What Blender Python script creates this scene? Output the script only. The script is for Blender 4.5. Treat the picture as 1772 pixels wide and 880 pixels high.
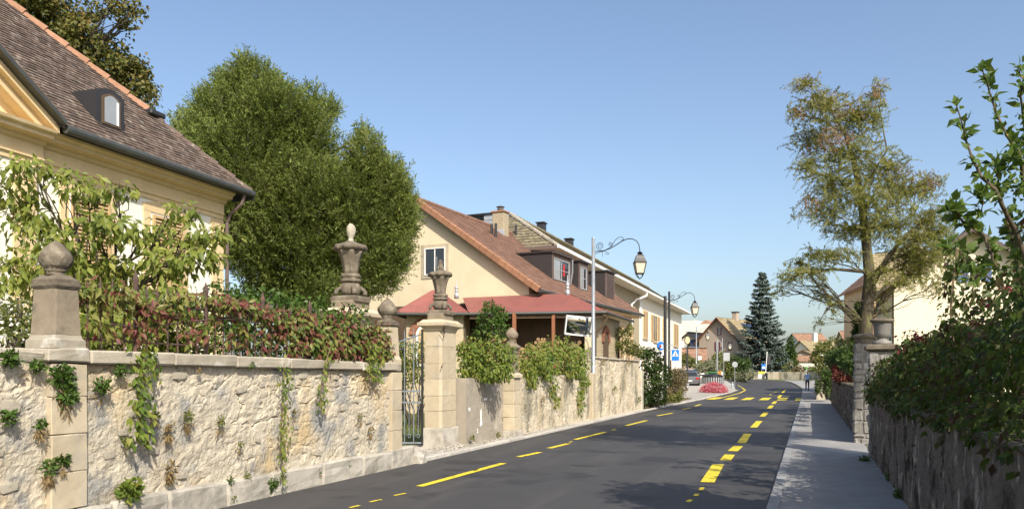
import bpy, bmesh, math, random
import numpy as np
from mathutils import Vector, noise as mnoise
R = math.radians
rnd = random.Random(7); rng = np.random.default_rng(7)
scene = bpy.context.scene
for o in list(bpy.data.objects): bpy.data.objects.remove(o)
col = scene.collection

# ------------------------------------------------------------------ camera, sky, sun, exposure
F, CX, HY, CH = 1380.0, 886.0, 646.0, 1.6          # focal length in photo pixels, principal column, horizon row, eye height
TH = math.atan(514 / F); C_, S_ = math.cos(TH), math.sin(TH)
cd = bpy.data.cameras.new('camera'); cam = bpy.data.objects.new('camera', cd); col.objects.link(cam)
cam.location = (0, 0, CH); cam.rotation_euler = (R(90), 0, TH)
cd.sensor_fit = 'HORIZONTAL'; cd.sensor_width = 36; cd.lens = F / 1772 * 36
cd.shift_y = (HY - 440) / 1772; cd.clip_end = 4000; cd.clip_start = .05
scene.camera = cam
SUN_EL, SUN_AZ = R(40), math.atan2(.67, -.74)       # azimuth measured from +Y towards +X
world = bpy.data.worlds.new('World'); scene.world = world; world.use_nodes = True
wn = world.node_tree; bg = wn.nodes['Background']
sky = wn.nodes.new('ShaderNodeTexSky'); sky.sky_type = 'NISHITA'; sky.sun_disc = False
sky.sun_elevation = SUN_EL; sky.sun_rotation = SUN_AZ
sky.altitude = 0; sky.air_density = 1.0; sky.dust_density = 2.6; sky.ozone_density = 1.7
wn.links.new(sky.outputs[0], bg.inputs[0]); bg.inputs[1].default_value = .146
ld = bpy.data.lights.new('sun', 'SUN'); sun = bpy.data.objects.new('sun', ld); col.objects.link(sun)
ld.energy = 4.7; ld.angle = R(.5); ld.color = (1, .93, .80)
sv = Vector((math.sin(SUN_AZ) * math.cos(SUN_EL), math.cos(SUN_AZ) * math.cos(SUN_EL), math.sin(SUN_EL)))
sun.rotation_euler = sv.to_track_quat('Z', 'Y').to_euler(); sun.location = (30, -30, 40)
vs = scene.view_settings; vs.view_transform = 'Standard'; vs.look = 'None'; vs.exposure = .45; vs.gamma = 1; vs.use_curve_mapping = False

# ------------------------------------------------------------------ surveying: photo pixel -> place (X across the street, Y along it)
def W(x, y, Z):
    u = (x - CX) / F
    return Vector((Z * (u * C_ - S_), Z * (u * S_ + C_), CH + Z * (HY - y) / F))
def ong(x, y, h=0.0): return W(x, y, F * (CH - h) / (y - HY))
def onb(x, y, b): return W(x, y, b / ((x - CX) / F * C_ - S_))
def ona(x, y, a): return W(x, y, a / ((x - CX) / F * S_ + C_))
def onh(x, y, h): return W(x, y, F * (h - CH) / (HY - y))
def hit(x, y, p, n):
    d = W(x, y, 1.0) - Vector((0, 0, CH)); o = Vector((0, 0, CH))
    t = (Vector(p) - o).dot(Vector(n)) / d.dot(Vector(n)); return o + d * t
def ss(t): t = min(1, max(0, t)); return t * t * (3 - 2 * t)
def gz(a, b=0.0):                                   # height of the ground
    z = .85 * ss((a - 80) / 45) + max(0, a - 125) * .010
    return z + .62 * ss((a - 62) / 18) * ss((-b - 6.6) / 3) * (1 - ss((a - 90) / 30))

# ------------------------------------------------------------------ object helpers
def tag(o, label=None, cat=None, group=None, kind=None):
    if label: o['label'] = label
    if cat: o['category'] = cat
    if group: o['group'] = group
    if kind: o['kind'] = kind
    return o
def empty(name, loc=(0, 0, 0), rz=0.0, label=None, cat=None, group=None):
    o = bpy.data.objects.new(name, None); col.objects.link(o); o.location = loc; o.rotation_euler = (0, 0, rz)
    o.empty_display_size = .2
    return tag(o, label, cat, group)
def link(name, me, parent=None):
    o = bpy.data.objects.new(name, me); col.objects.link(o)
    if parent: o.parent = parent
    return o
class MB:
    def __init__(s): s.v = []; s.f = []
    def add(s, vs_, fs_):
        n = len(s.v); s.v += [tuple(p) for p in vs_]; s.f += [tuple(i + n for i in f) for f in fs_]; return s
    def box(s, x0, x1, y0, y1, z0, z1):
        return s.add([(x0,y0,z0),(x1,y0,z0),(x1,y1,z0),(x0,y1,z0),(x0,y0,z1),(x1,y0,z1),(x1,y1,z1),(x0,y1,z1)],
                     [(0,3,2,1),(4,5,6,7),(0,1,5,4),(1,2,6,5),(2,3,7,6),(3,0,4,7)])
    def cbox(s, x0, x1, y0, y1, z0, z1, c=.01, j=0.0):                       # chamfered, slightly uneven block
        vs_ = []; lim = ((x0, x1), (y0, y1), (z0, z1))
        for i in range(8):
            sg = ((i & 1), (i >> 1) & 1, (i >> 2) & 1); jit = [rnd.uniform(-j, j) for _ in range(3)]
            for k in range(3):
                vs_.append([lim[m][sg[m]] + jit[m] + (0 if m == k else (c if sg[m] == 0 else -c)) for m in range(3)])
        fs_ = []
        for k in range(3):
            o = [m for m in range(3) if m != k]
            for sgn in (0, 1):
                q = []
                for (p, r_) in ((0,0),(1,0),(1,1),(0,1)): q.append(((sgn << k) | (p << o[0]) | (r_ << o[1])) * 3 + k)
                fs_.append(tuple(q))
            for p in (0, 1):
                for r_ in (0, 1):
                    i0 = (p << o[0]) | (r_ << o[1]); i1 = i0 | (1 << k)
                    fs_.append((i0*3+o[0], i1*3+o[0], i1*3+o[1], i0*3+o[1]))
        for i in range(8): fs_.append((i*3, i*3+1, i*3+2))
        return s.add(vs_, fs_)
    def prism(s, pts, d):                                                     # polygon (3d points) pushed along d
        n = len(pts); d = Vector(d); a = [Vector(p) for p in pts]; b = [p + d for p in a]
        return s.add(a + b, [tuple(range(n))[::-1], tuple(range(n, 2*n))] + [(i, (i+1) % n, n + (i+1) % n, n + i) for i in range(n)])
    def tube(s, path, r, n=8, caps=True):
        path = [Vector(p) for p in path]; m = len(path); rr = r if hasattr(r, '__len__') else [r] * m
        base = len(s.v); ref = None
        for i, p in enumerate(path):
            t = (path[min(i+1, m-1)] - path[max(i-1, 0)])
            if t.length < 1e-9: t = Vector((0,0,1))
            t.normalize()
            if ref is None: ref = Vector((1,0,0)) if abs(t.x) < .8 else Vector((0,1,0))
            u = (ref - t * ref.dot(t)); u.normalize(); ref = u; w = t.cross(u)
            for k in range(n):
                g = 2 * math.pi * k / n; s.v.append(tuple(p + (u * math.cos(g) + w * math.sin(g)) * rr[i]))
        for i in range(m - 1):
            for k in range(n):
                a = base + i*n + k; b = base + i*n + (k+1) % n
                s.f.append((a, b, b + n, a + n))
        if caps:
            s.f.append(tuple(base + k for k in range(n))[::-1]); s.f.append(tuple(base + (m-1)*n + k for k in range(n)))
        return s
    def lathe(s, prof, c=(0,0,0), n=20, sx=1, sy=1, rot=0.0, wob=None):
        base = len(s.v); m = len(prof)
        for i, (r, z) in enumerate(prof):
            for k in range(n):
                g = rot + 2*math.pi*k/n; q = r * (wob(g, i) if wob else 1)
                s.v.append((c[0] + math.cos(g)*q*sx, c[1] + math.sin(g)*q*sy, c[2] + z))
        for i in range(m - 1):
            for k in range(n):
                a = base + i*n + k; b = base + i*n + (k+1) % n; s.f.append((a, b, b+n, a+n))
        s.f.append(tuple(base + k for k in range(n))[::-1]); s.f.append(tuple(base + (m-1)*n + k for k in range(n)))
        return s
    def square(s, prof, c, hx, hy):                                           # moulded square block: prof = (offset, z)
        base = len(s.v); m = len(prof)
        for (o, z) in prof:
            for (p, q) in ((-1,-1),(1,-1),(1,1),(-1,1)): s.v.append((c[0]+p*(hx+o), c[1]+q*(hy+o), c[2]+z))
        for i in range(m-1):
            for k in range(4):
                a = base+i*4+k; b = base+i*4+(k+1)%4; s.f.append((a, b, b+4, a+4))
        s.f.append((base+3, base+2, base+1, base)); s.f.append(tuple(base+(m-1)*4+k for k in range(4)))
        return s
    def rough(s, a):
        s.v = [tuple(c + rnd.gauss(0, a) for c in p) for p in s.v]; return s
    def build(s, name, mat, parent=None, local=False, smooth=False, kind=None, fix=True, worn=0.0):
        off = Vector((0,0,0)) if (parent is None or local) else parent_loc(parent)
        me = bpy.data.meshes.new(name)
        me.from_pydata([(p[0]-off.x, p[1]-off.y, p[2]-off.z) for p in s.v], [], s.f)
        if fix:
            bm = bmesh.new(); bm.from_mesh(me); bmesh.ops.recalc_face_normals(bm, faces=bm.faces)
            if worn:                                                          # weathered stone: uneven faces, chipped arrises
                bmesh.ops.subdivide_edges(bm, edges=[e for e in bm.edges if e.calc_length() > .08], cuts=3, use_grid_fill=True); bm.normal_update()
                q = Vector((rnd.random()*50, rnd.random()*50, rnd.random()*50))
                for v in bm.verts: v.co += v.normal*worn*(mnoise.noise(v.co*7+q)*.8 + mnoise.noise(v.co*19+q)*.6 + min(0, mnoise.noise(v.co*4+q))*.8)
            bm.to_mesh(me); bm.free()
        if smooth: me.polygons.foreach_set('use_smooth', [True] * len(me.polygons))
        me.materials.append(mat); me.update()
        o = link(name, me, parent)
        if kind: o['kind'] = kind
        return o
def parent_loc(p):
    l = Vector(p.location)
    while p.parent: p = p.parent; l += Vector(p.location)
    return l
def struct(o): o['kind'] = 'structure'; return o

# ------------------------------------------------------------------ noise for relief
def vnoise(x, y, seed=0):
    xi = np.floor(x).astype(np.int64); yi = np.floor(y).astype(np.int64); fx = x - xi; fy = y - yi
    def h(a, b):
        n = (a * 374761393 + b * 668265263 + seed * 69069) & 0x7fffffff
        n = ((n ^ (n >> 13)) * 1274126177) & 0x7fffffff
        return ((n ^ (n >> 16)) & 0xffff) / 65535.0
    u = fx*fx*(3-2*fx); w = fy*fy*(3-2*fy)
    return (h(xi,yi)*(1-u)+h(xi+1,yi)*u)*(1-w) + (h(xi,yi+1)*(1-u)+h(xi+1,yi+1)*u)*w
def fbm(x, y, seed=0, o=4):
    r = 0; a = .5
    for i in range(o): r = r + a * vnoise(x * 2**i, y * 2**i, seed + i); a *= .5
    return r
def worley(x, y, seed=0):
    xi = np.floor(x).astype(np.int64); yi = np.floor(y).astype(np.int64)
    d1 = np.full(x.shape, 9.0); d2 = np.full(x.shape, 9.0); idv = np.zeros(x.shape)
    for i in (-1, 0, 1):
        for j in (-1, 0, 1):
            a, b = xi + i, yi + j
            def h(k):
                n = (a * 374761393 + b * 668265263 + (seed + k) * 69069) & 0x7fffffff
                n = ((n ^ (n >> 13)) * 1274126177) & 0x7fffffff
                return ((n ^ (n >> 16)) & 0xffff) / 65535.0
            d = np.hypot(a + h(1) - x, b + h(2) - y)
            nd2 = np.where(d < d1, d1, np.minimum(d2, d)); idv = np.where(d < d1, h(3), idv); d1 = np.minimum(d1, d); d2 = nd2
    return d1, d2, idv

# ------------------------------------------------------------------ materials
def mat(name, c1, c2=None, scale=4, c3=None, s3=1.2, lo=.52, hi=.66, rough=.85, bump=0, bscale=40, isl=0, orand=0, metal=0, spec=.3, stretch=None, bdist=.01, detail=5, c4=None, s4=3, lo4=.55, hi4=.62, st3=None):
    m = bpy.data.materials.new(name); m.use_nodes = True; t = m.node_tree; N = t.nodes; L = t.links; p = N['Principled BSDF']
    p.inputs['Roughness'].default_value = rough; p.inputs['Metallic'].default_value = metal; p.inputs['Specular IOR Level'].default_value = spec
    tc = N.new('ShaderNodeTexCoord'); vec = tc.outputs['Object']; raw = vec
    def mapped(st):
        mp = N.new('ShaderNodeMapping'); mp.inputs['Scale'].default_value = st; L.new(raw, mp.inputs[0]); return mp.outputs[0]
    if stretch: vec = mapped(stretch)
    def noise(sc, d=detail, v=None):
        n = N.new('ShaderNodeTexNoise'); n.inputs['Scale'].default_value = sc; n.inputs['Detail'].default_value = d; n.inputs['Roughness'].default_value = .62
        L.new(v or vec, n.inputs['Vector']); return n.outputs['Fac']
    def mix(f, a, b):
        x = N.new('ShaderNodeMix'); x.data_type = 'RGBA'
        if hasattr(f, 'links'): L.new(f, x.inputs['Factor'])
        else: x.inputs['Factor'].default_value = f
        for q, i in ((a, 'A'), (b, 'B')):
            s = [k for k in x.inputs if k.name == i and k.type == 'RGBA'][0]
            if hasattr(q, 'links'): L.new(q, s)
            else: s.default_value = (*q, 1)
        return [k for k in x.outputs if k.type == 'RGBA'][0]
    def rng_(f, lo, hi, a=0, b=1):
        r = N.new('ShaderNodeMapRange'); r.inputs[1].default_value = lo; r.inputs[2].default_value = hi; r.inputs[3].default_value = a; r.inputs[4].default_value = b
        L.new(f, r.inputs[0]); return r.outputs[0]
    cur = None
    if c2 is None: c2 = tuple(k * .82 for k in c1)
    cur = mix(rng_(noise(scale), .3, .7), c1, c2)
    if c3: cur = mix(rng_(noise(s3, 6, mapped(st3) if st3 else None), lo, hi), cur, c3)
    if c4: cur = mix(rng_(noise(s4, 6), lo4, hi4), cur, c4)
    if isl or orand:
        if isl: g = N.new('ShaderNodeNewGeometry'); fac = g.outputs['Random Per Island']; am = isl
        else: g = N.new('ShaderNodeObjectInfo'); fac = g.outputs['Random']; am = orand
        h = N.new('ShaderNodeHueSaturation'); L.new(rng_(fac, 0, 1, 1 - am, 1 + am), h.inputs['Value']); L.new(cur, h.inputs['Color']); cur = h.outputs[0]
    L.new(cur, p.inputs['Base Color'])
    if bump:
        b = N.new('ShaderNodeBump'); b.inputs['Strength'].default_value = bump; b.inputs['Distance'].default_value = bdist
        L.new(noise(bscale, 6), b.inputs['Height']); L.new(b.outputs[0], p.inputs['Normal'])
    return m
def leafmat(name, cols, trans=.35, rough=.5, pos=None, spec=.25, const=False):
    m = bpy.data.materials.new(name); m.use_nodes = True; t = m.node_tree; N = t.nodes; L = t.links; p = N['Principled BSDF']
    p.inputs['Roughness'].default_value = rough; p.inputs['Specular IOR Level'].default_value = spec
    g = N.new('ShaderNodeNewGeometry'); oi = N.new('ShaderNodeObjectInfo'); tc = N.new('ShaderNodeTexCoord')
    nz = N.new('ShaderNodeTexNoise'); nz.inputs['Scale'].default_value = pos or .9; nz.inputs['Detail'].default_value = 3; L.new(g.outputs['Position'], nz.inputs['Vector'])
    ad = N.new('ShaderNodeMath'); ad.operation = 'MULTIPLY_ADD'; L.new(nz.outputs['Fac'], ad.inputs[0]); ad.inputs[1].default_value = .9; L.new(g.outputs['Random Per Island'], ad.inputs[2])
    a2 = N.new('ShaderNodeMath'); a2.operation = 'ADD'; L.new(ad.outputs[0], a2.inputs[0]); L.new(oi.outputs['Random'], a2.inputs[1])
    fr = N.new('ShaderNodeMath'); fr.operation = 'MULTIPLY_ADD'; L.new(ad.outputs[0], fr.inputs[0]); fr.inputs[1].default_value = .62; fr.inputs[2].default_value = -.06
    rp = N.new('ShaderNodeValToRGB'); e = rp.color_ramp.elements; n = len(cols)
    while len(e) < n: e.new(.5)
    if const: rp.color_ramp.interpolation = 'CONSTANT'
    for i, c in enumerate(cols): e[i].position = i / max(1, n - 1) if not const else i / n; e[i].color = (*c, 1)
    L.new(fr.outputs[0], rp.inputs[0]); L.new(rp.outputs[0], p.inputs['Base Color'])
    tr = N.new('ShaderNodeBsdfTranslucent'); hs = N.new('ShaderNodeHueSaturation'); hs.inputs['Value'].default_value = 1.5; hs.inputs['Saturation'].default_value = 1.1
    L.new(rp.outputs[0], hs.inputs['Color']); L.new(hs.outputs[0], tr.inputs[0])
    mx = N.new('ShaderNodeMixShader'); mx.inputs[0].default_value = trans; L.new(p.outputs[0], mx.inputs[1]); L.new(tr.outputs[0], mx.inputs[2])
    L.new(mx.outputs[0], N['Material Output'].inputs[0]); return m
MT = {}
MT['wall_l'] = mat('old_lime_render', (.51,.46,.365), (.41,.355,.27), 4.2, (.265,.258,.24), 1.7, .50, .62, .95, .9, 16, c4=(.46,.35,.20), s4=1.0, lo4=.52, hi4=.70, bdist=.035)
MT['stone_l'] = mat('rubble_stone', (.50,.45,.355), (.41,.36,.275), 5, (.36,.345,.31), 3, .5, .7, .95, .9, 24, orand=.06, bdist=.015)
MT['ashlar'] = mat('sandstone_ashlar', (.49,.42,.305), (.41,.34,.235), 4, (.36,.32,.26), 2.2, .52, .7, .92, .3, 50, orand=.10)
MT['coping'] = mat('coping_stone', (.38,.34,.27), (.29,.255,.20), 5, (.52,.49,.43), 3, .55, .66, .95, .5, 45, orand=.12)
MT['plinth'] = mat('plinth_limestone', (.44,.41,.355), (.35,.32,.27), 5, (.26,.24,.205), 2.4, .50, .66, .95, .9, 26, orand=.08)
MT['dark_stone'] = mat('weathered_sandstone', (.175,.145,.108), (.11,.09,.068), 9, (.25,.215,.16), 6, .5, .66, .95, .6, 60)
MT['mid_stone'] = mat('weathered_pillar_stone', (.26,.215,.155), (.185,.15,.11), 7, (.13,.11,.085), 5, .52, .68, .95, .5, 60)
MT['stucco'] = mat('grey_stucco', (.33,.29,.235), (.26,.23,.185), 3, (.44,.39,.31), 1.2, .55, .7, .95, .3, 60)
MT['asphalt'] = mat('asphalt', (.047,.045,.046), (.057,.054,.053), 1.1, (.076,.071,.067), 1.3, .50, .72, .72, .6, 200, spec=.4, bdist=.006, st3=(1.1,.09,1), c4=(.034,.033,.034), s4=.55, lo4=.53, hi4=.60)
MT['pave'] = mat('pavement_asphalt', (.295,.285,.275), (.225,.218,.21), 1.5, (.36,.35,.335), .8, .55, .75, .9, .5, 160, bdist=.005)
MT['plaza'] = mat('pale_concrete', (.36,.34,.31), (.30,.285,.26), .8, (.24,.23,.21), .5, .55, .7, .9, .2, 60)
MT['kerb'] = mat('kerb_granite', (.30,.30,.30), (.23,.23,.235), 8, rough=.85, bump=.3, bscale=120, orand=.12)
MT['kerb_pale'] = mat('kerb_limestone', (.48,.45,.40), (.38,.35,.31), 8, rough=.9, bump=.3, bscale=90, orand=.12)
MT['yellow'] = mat('yellow_road_paint', (.74,.58,.035), (.64,.49,.03), 7, (.16,.13,.05), 9, .56, .66, .7, .2, 150, spec=.3)
MT['gravel'] = mat('pale_gravel', (.50,.46,.40), (.36,.32,.27), 30, (.62,.58,.50), 60, .5, .6, .95, .8, 60, bdist=.03)
MT['ground'] = mat('grass_ground', (.07,.10,.025), (.10,.12,.035), 3, (.13,.11,.06), .6, .55, .7, .95, .6, 30, bdist=.05)
MT['soil'] = mat('garden_soil', (.10,.075,.05), (.07,.06,.035), 6, rough=.95, bump=.5, bscale=30)
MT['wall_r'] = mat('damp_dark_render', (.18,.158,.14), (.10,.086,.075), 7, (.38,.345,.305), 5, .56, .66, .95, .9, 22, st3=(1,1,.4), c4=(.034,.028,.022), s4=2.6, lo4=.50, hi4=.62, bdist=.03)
MT['moss'] = mat('mossy_coping', (.10,.085,.06), (.055,.05,.03), 9, (.22,.20,.17), 8, .55, .65, .95, .9, 50, bdist=.02)
MT['grey_rubble'] = mat('grey_rubble_stone', (.25,.235,.215), (.175,.165,.15), 6, (.33,.315,.29), 3, .5, .66, .95, .7, 35, orand=.18, bdist=.02)
MT['mortar'] = mat('grey_mortar', (.22,.205,.185), (.16,.15,.135), 8, rough=.95, bump=.6, bscale=50)
MT['wall_m'] = mat('stained_render_wall', (.50,.44,.335), (.41,.355,.265), 2.5, (.20,.18,.135), 1.3, .50, .62, .95, .8, 24, stretch=(1,1,.45), c4=(.40,.33,.22), s4=2.2, lo4=.52, hi4=.66, bdist=.02)
MT['iron'] = mat('rusty_iron', (.10,.062,.05), (.065,.042,.035), 14, (.15,.08,.05), 8, .55, .65, .75, .2, 80)
MT['gate'] = mat('grey_painted_iron', (.19,.22,.25), (.14,.16,.18), 12, (.16,.10,.07), 9, .6, .7, .6)
MT['cream'] = mat('cream_render', (.66,.565,.40), (.62,.525,.365), 1.2, (.57,.475,.325), .9, .5, .75, .95, .15, 90)
MT['cream_pale'] = mat('pale_cream_render', (.80,.71,.53), (.76,.67,.49), 1.2, (.70,.60,.42), .8, .55, .8, .95, .15, 90)
MT['house_white'] = mat('white_render', (.78,.74,.64), (.74,.70,.60), 1.0, (.66,.60,.48), .7, .58, .8, .95, .12, 80)
MT['mansion'] = mat('pale_mansion_render', (.78,.74,.65), (.74,.70,.60), 1.2, rough=.95, bump=.12, bscale=80)
MT['ochre'] = mat('ochre_stone', (.66,.51,.30), (.59,.45,.255), 3, (.70,.56,.35), 1.4, .55, .7, .9, .15, 60, orand=.06)
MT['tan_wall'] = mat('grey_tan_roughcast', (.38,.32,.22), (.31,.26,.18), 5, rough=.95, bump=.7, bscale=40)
MT['pink'] = mat('taupe_render', (.42,.34,.27), (.39,.31,.245), 1, rough=.95)
MT['pale_side'] = mat('pale_side_render', (.72,.66,.55), rough=.95)  # one even pale render tone for far house walls and the white house soffit
MT['tile_dark'] = mat('old_plain_tiles', (.145,.102,.08), (.095,.073,.062), 3, (.25,.21,.175), 6, .55, .66, .9, .2, 60, isl=.38)
MT['tile_red'] = mat('terracotta_tiles', (.215,.120,.083), (.17,.094,.066), 2, (.26,.165,.12), 4, .5, .7, .85, .15, 60, isl=.20)
MT['tile_moss'] = mat('mossy_interlocking_tiles', (.20,.165,.11), (.12,.105,.07), 2.5, (.30,.27,.17), 5, .5, .64, .92, .3, 50, isl=.25)
MT['tile_orange'] = mat('orange_ridge_tile', (.36,.20,.125), (.29,.155,.095), 6, rough=.85, orand=.12)
MT['tile_tan'] = mat('yellowish_tiles', (.33,.27,.16), (.27,.215,.125), 2, (.22,.19,.10), 3, .55, .68, .9, isl=.2)
MT['tile_far'] = mat('far_orange_tiles', (.34,.20,.13), (.28,.165,.11), 2, rough=.9, isl=.2)
MT['verge'] = mat('orange_verge_board', (.31,.16,.095), (.26,.13,.075), 3, rough=.8, orand=.1)
MT['redroof'] = mat('red_corrugated_roofing', (.29,.11,.092), (.25,.095,.082), 2, (.20,.09,.08), 1.2, .55, .75, .6, spec=.35)
MT['metal_dark'] = mat('dark_zinc', (.04,.04,.043), (.032,.032,.035), 2, rough=.5, spec=.4, metal=.2)
MT['metal_brown'] = mat('brown_cladding', (.042,.036,.036), (.035,.03,.03), 3, rough=.55)
MT['metal_brown2'] = mat('brown_window_surround', (.13,.095,.085), (.11,.08,.07), 3, rough=.6)
MT['gutter'] = mat('gutter_zinc', (.085,.09,.085), (.06,.065,.062), 5, rough=.5, metal=.3, spec=.4)
MT['galv'] = mat('galvanised_steel', (.34,.36,.38), (.27,.29,.31), 6, rough=.5, metal=.5)
MT['zinc'] = mat('pale_zinc', (.42,.44,.47), (.34,.36,.38), 4, rough=.5, metal=.2)
MT['black'] = mat('black_paint', (.018,.019,.02), (.014,.015,.016), 5, rough=.45, spec=.4)
MT['white'] = mat('white_paint', (.78,.77,.74), (.72,.71,.68), 6, rough=.5)
MT['wood'] = mat('old_timber', (.12,.08,.05), (.08,.055,.035), 6, rough=.8, stretch=(1,1,.2))
MT['wood_red'] = mat('reddish_post', (.32,.13,.07), rough=.7)
MT['log'] = mat('split_firewood', (.34,.22,.12), (.24,.15,.08), 9, rough=.9, orand=.35)
MT['brick'] = mat('buff_brick', (.50,.42,.29), (.42,.34,.22), 3, rough=.9, orand=.16)
MT['brickred'] = mat('red_arch_brick', (.30,.13,.08), rough=.9, orand=.15)
MT['shutter'] = mat('beige_shutter_paint', (.58,.42,.24), (.52,.37,.21), 5, rough=.7)
MT['shutter_p'] = mat('pale_ochre_shutter', (.52,.37,.19), (.47,.33,.165), 5, rough=.7)
MT['maroon'] = mat('maroon_shutter', (.13,.022,.025), rough=.6)
MT['blue_sh'] = mat('blue_shutter', (.13,.19,.36), rough=.6)
MT['signblue'] = mat('sign_blue', (.012,.16,.55), (.012,.15,.52), 3, rough=.4)
MT['signred'] = mat('sign_red', (.55,.03,.03), rough=.4)
MT['signgrey'] = mat('sign_back_grey', (.40,.42,.43), (.34,.36,.37), 5, rough=.5, metal=.4)
MT['orange'] = mat('orange_plastic', (.75,.20,.03), rough=.5)
MT['green_p'] = mat('green_plastic', (.05,.45,.10), rough=.5)
MT['plate'] = mat('lantern_glass_frosted', (.62,.56,.44), (.55,.5,.4), 5, rough=.35, spec=.5)
MT['bark'] = mat('bark', (.10,.085,.062), (.06,.05,.038), 10, rough=.95, bump=.8, bscale=25, stretch=(1,1,.3), bdist=.03)
MT['bark_lich'] = mat('lichen_bark', (.12,.095,.06), (.07,.055,.04), 14, (.30,.19,.06), 9, .55, .65, .95, .8, 60, bdist=.01)
MT['bark_rob'] = mat('furrowed_bark', (.085,.07,.048), (.05,.042,.03), 8, (.16,.15,.06), 4, .5, .66, .95, .9, 20, stretch=(1,1,.25), bdist=.04)
MT['twig'] = mat('dry_twigs', (.24,.17,.10), (.16,.11,.07), 12, rough=.95)
MT['skin'] = mat('skin', (.50,.30,.21), rough=.6); MT['shirt'] = mat('light_blue_shirt', (.28,.45,.66), (.25,.41,.62), 8, rough=.8)
MT['trouser'] = mat('dark_trousers', (.012,.013,.018), rough=.85); MT['hair'] = mat('grey_hair', (.48,.45,.42), rough=.8)
MT['car_grey'] = mat('grey_car_paint', (.16,.165,.17), rough=.25, spec=.5, metal=.4); MT['car_blue'] = mat('blue_car_paint', (.03,.07,.18), rough=.25, spec=.5, metal=.3)
MT['rubber'] = mat('rubber', (.02,.02,.02), rough=.8); MT['tail'] = mat('tail_lamp_red', (.55,.015,.02), rough=.25)
MT['solar'] = mat('solar_panel', (.02,.035,.075), rough=.15, spec=.6)
def glassmat(name, c, rough=.05):
    m = mat(name, c, rough=rough, spec=.8); return m
MT['glass'] = glassmat('window_glass', (.025,.03,.035)); MT['glass_pale'] = glassmat('curtained_glass', (.30,.32,.34), .12)
mm = bpy.data.materials.new('mirror_surface'); mm.use_nodes = True
pp = mm.node_tree.nodes['Principled BSDF']; pp.inputs['Metallic'].default_value = 1; pp.inputs['Roughness'].default_value = .03; pp.inputs['Base Color'].default_value = (.55,.57,.58,1); MT['mirror'] = mm
LF = {}
LF['yew'] = leafmat('yew_foliage', [(.085,.125,.028),(.14,.185,.042),(.195,.235,.055),(.26,.27,.075)], .38, .6, .5)
LF['linden'] = leafmat('linden_foliage', [(.045,.06,.016),(.09,.105,.026),(.16,.15,.04),(.24,.15,.055)], .3, .55, .6)
LF['garden'] = leafmat('garden_tree_foliage', [(.06,.09,.018),(.12,.16,.03),(.21,.24,.05),(.36,.34,.08)], .35, .45, 1.2)
LF['creeper'] = leafmat('virginia_creeper', [(.045,.075,.018),(.075,.115,.024),(.11,.15,.03),(.19,.19,.05),(.16,.07,.045),(.15,.04,.04),(.09,.025,.03)], .3, .45, 1.1, const=True)
LF['creeper_g'] = leafmat('green_creeper', [(.04,.075,.014),(.08,.13,.022),(.14,.19,.032),(.22,.24,.05),(.22,.11,.045)], .35, .45, 1.0)
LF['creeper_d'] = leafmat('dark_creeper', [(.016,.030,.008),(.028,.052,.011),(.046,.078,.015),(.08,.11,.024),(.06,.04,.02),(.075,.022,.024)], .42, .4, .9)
LF['robinia'] = leafmat('robinia_foliage', [(.13,.155,.038),(.20,.22,.055),(.27,.265,.075),(.34,.28,.11)], .48, .55, .5)
LF['pods'] = leafmat('seed_pods', [(.17,.12,.06),(.24,.15,.08),(.27,.14,.09)], .2, .7, .8)
LF['apple'] = leafmat('apple_leaves', [(.04,.075,.018),(.07,.12,.025),(.11,.16,.035),(.20,.22,.06)], .3, .35, 1.5)
LF['spruce'] = leafmat('blue_spruce_needles', [(.055,.078,.062),(.09,.12,.098),(.14,.175,.15)], .1, .6, .5)
LF['ivy'] = leafmat('ivy_leaves', [(.03,.065,.012),(.06,.11,.02),(.10,.15,.03)], .25, .4, 2)
LF['hedge'] = leafmat('hedge_foliage', [(.025,.05,.012),(.05,.085,.018),(.085,.12,.03)], .25, .5, .8)
LF['hedge_br'] = leafmat('browning_hedge', [(.07,.075,.03),(.15,.12,.06),(.24,.19,.10)], .2, .7, 1)
LF['shrub'] = leafmat('shrub_foliage', [(.05,.075,.02),(.10,.125,.03),(.17,.18,.05),(.26,.24,.09)], .3, .5, .8)
LF['olive'] = leafmat('olive_foliage', [(.11,.13,.07),(.17,.18,.10),(.25,.25,.15)], .25, .6, .8)
LF['redshrub'] = leafmat('red_shrub', [(.13,.03,.032),(.19,.05,.045),(.11,.09,.03)], .3, .5, 1.2)
LF['berry'] = leafmat('red_berries', [(.16,.015,.025),(.24,.03,.045)], .1, .35, 2)
LF['pinkfl'] = leafmat('pink_flowers', [(.45,.05,.08),(.55,.13,.18),(.62,.26,.30),(.48,.06,.05)], .3, .5, 1.5)
LF['whitefl'] = leafmat('white_flowers', [(.78,.76,.68),(.82,.80,.74)], .3, .6, 2)
LF['dry'] = leafmat('dry_moss', [(.16,.11,.05),(.24,.17,.08),(.12,.10,.04)], .1, .9, 3)
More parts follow.
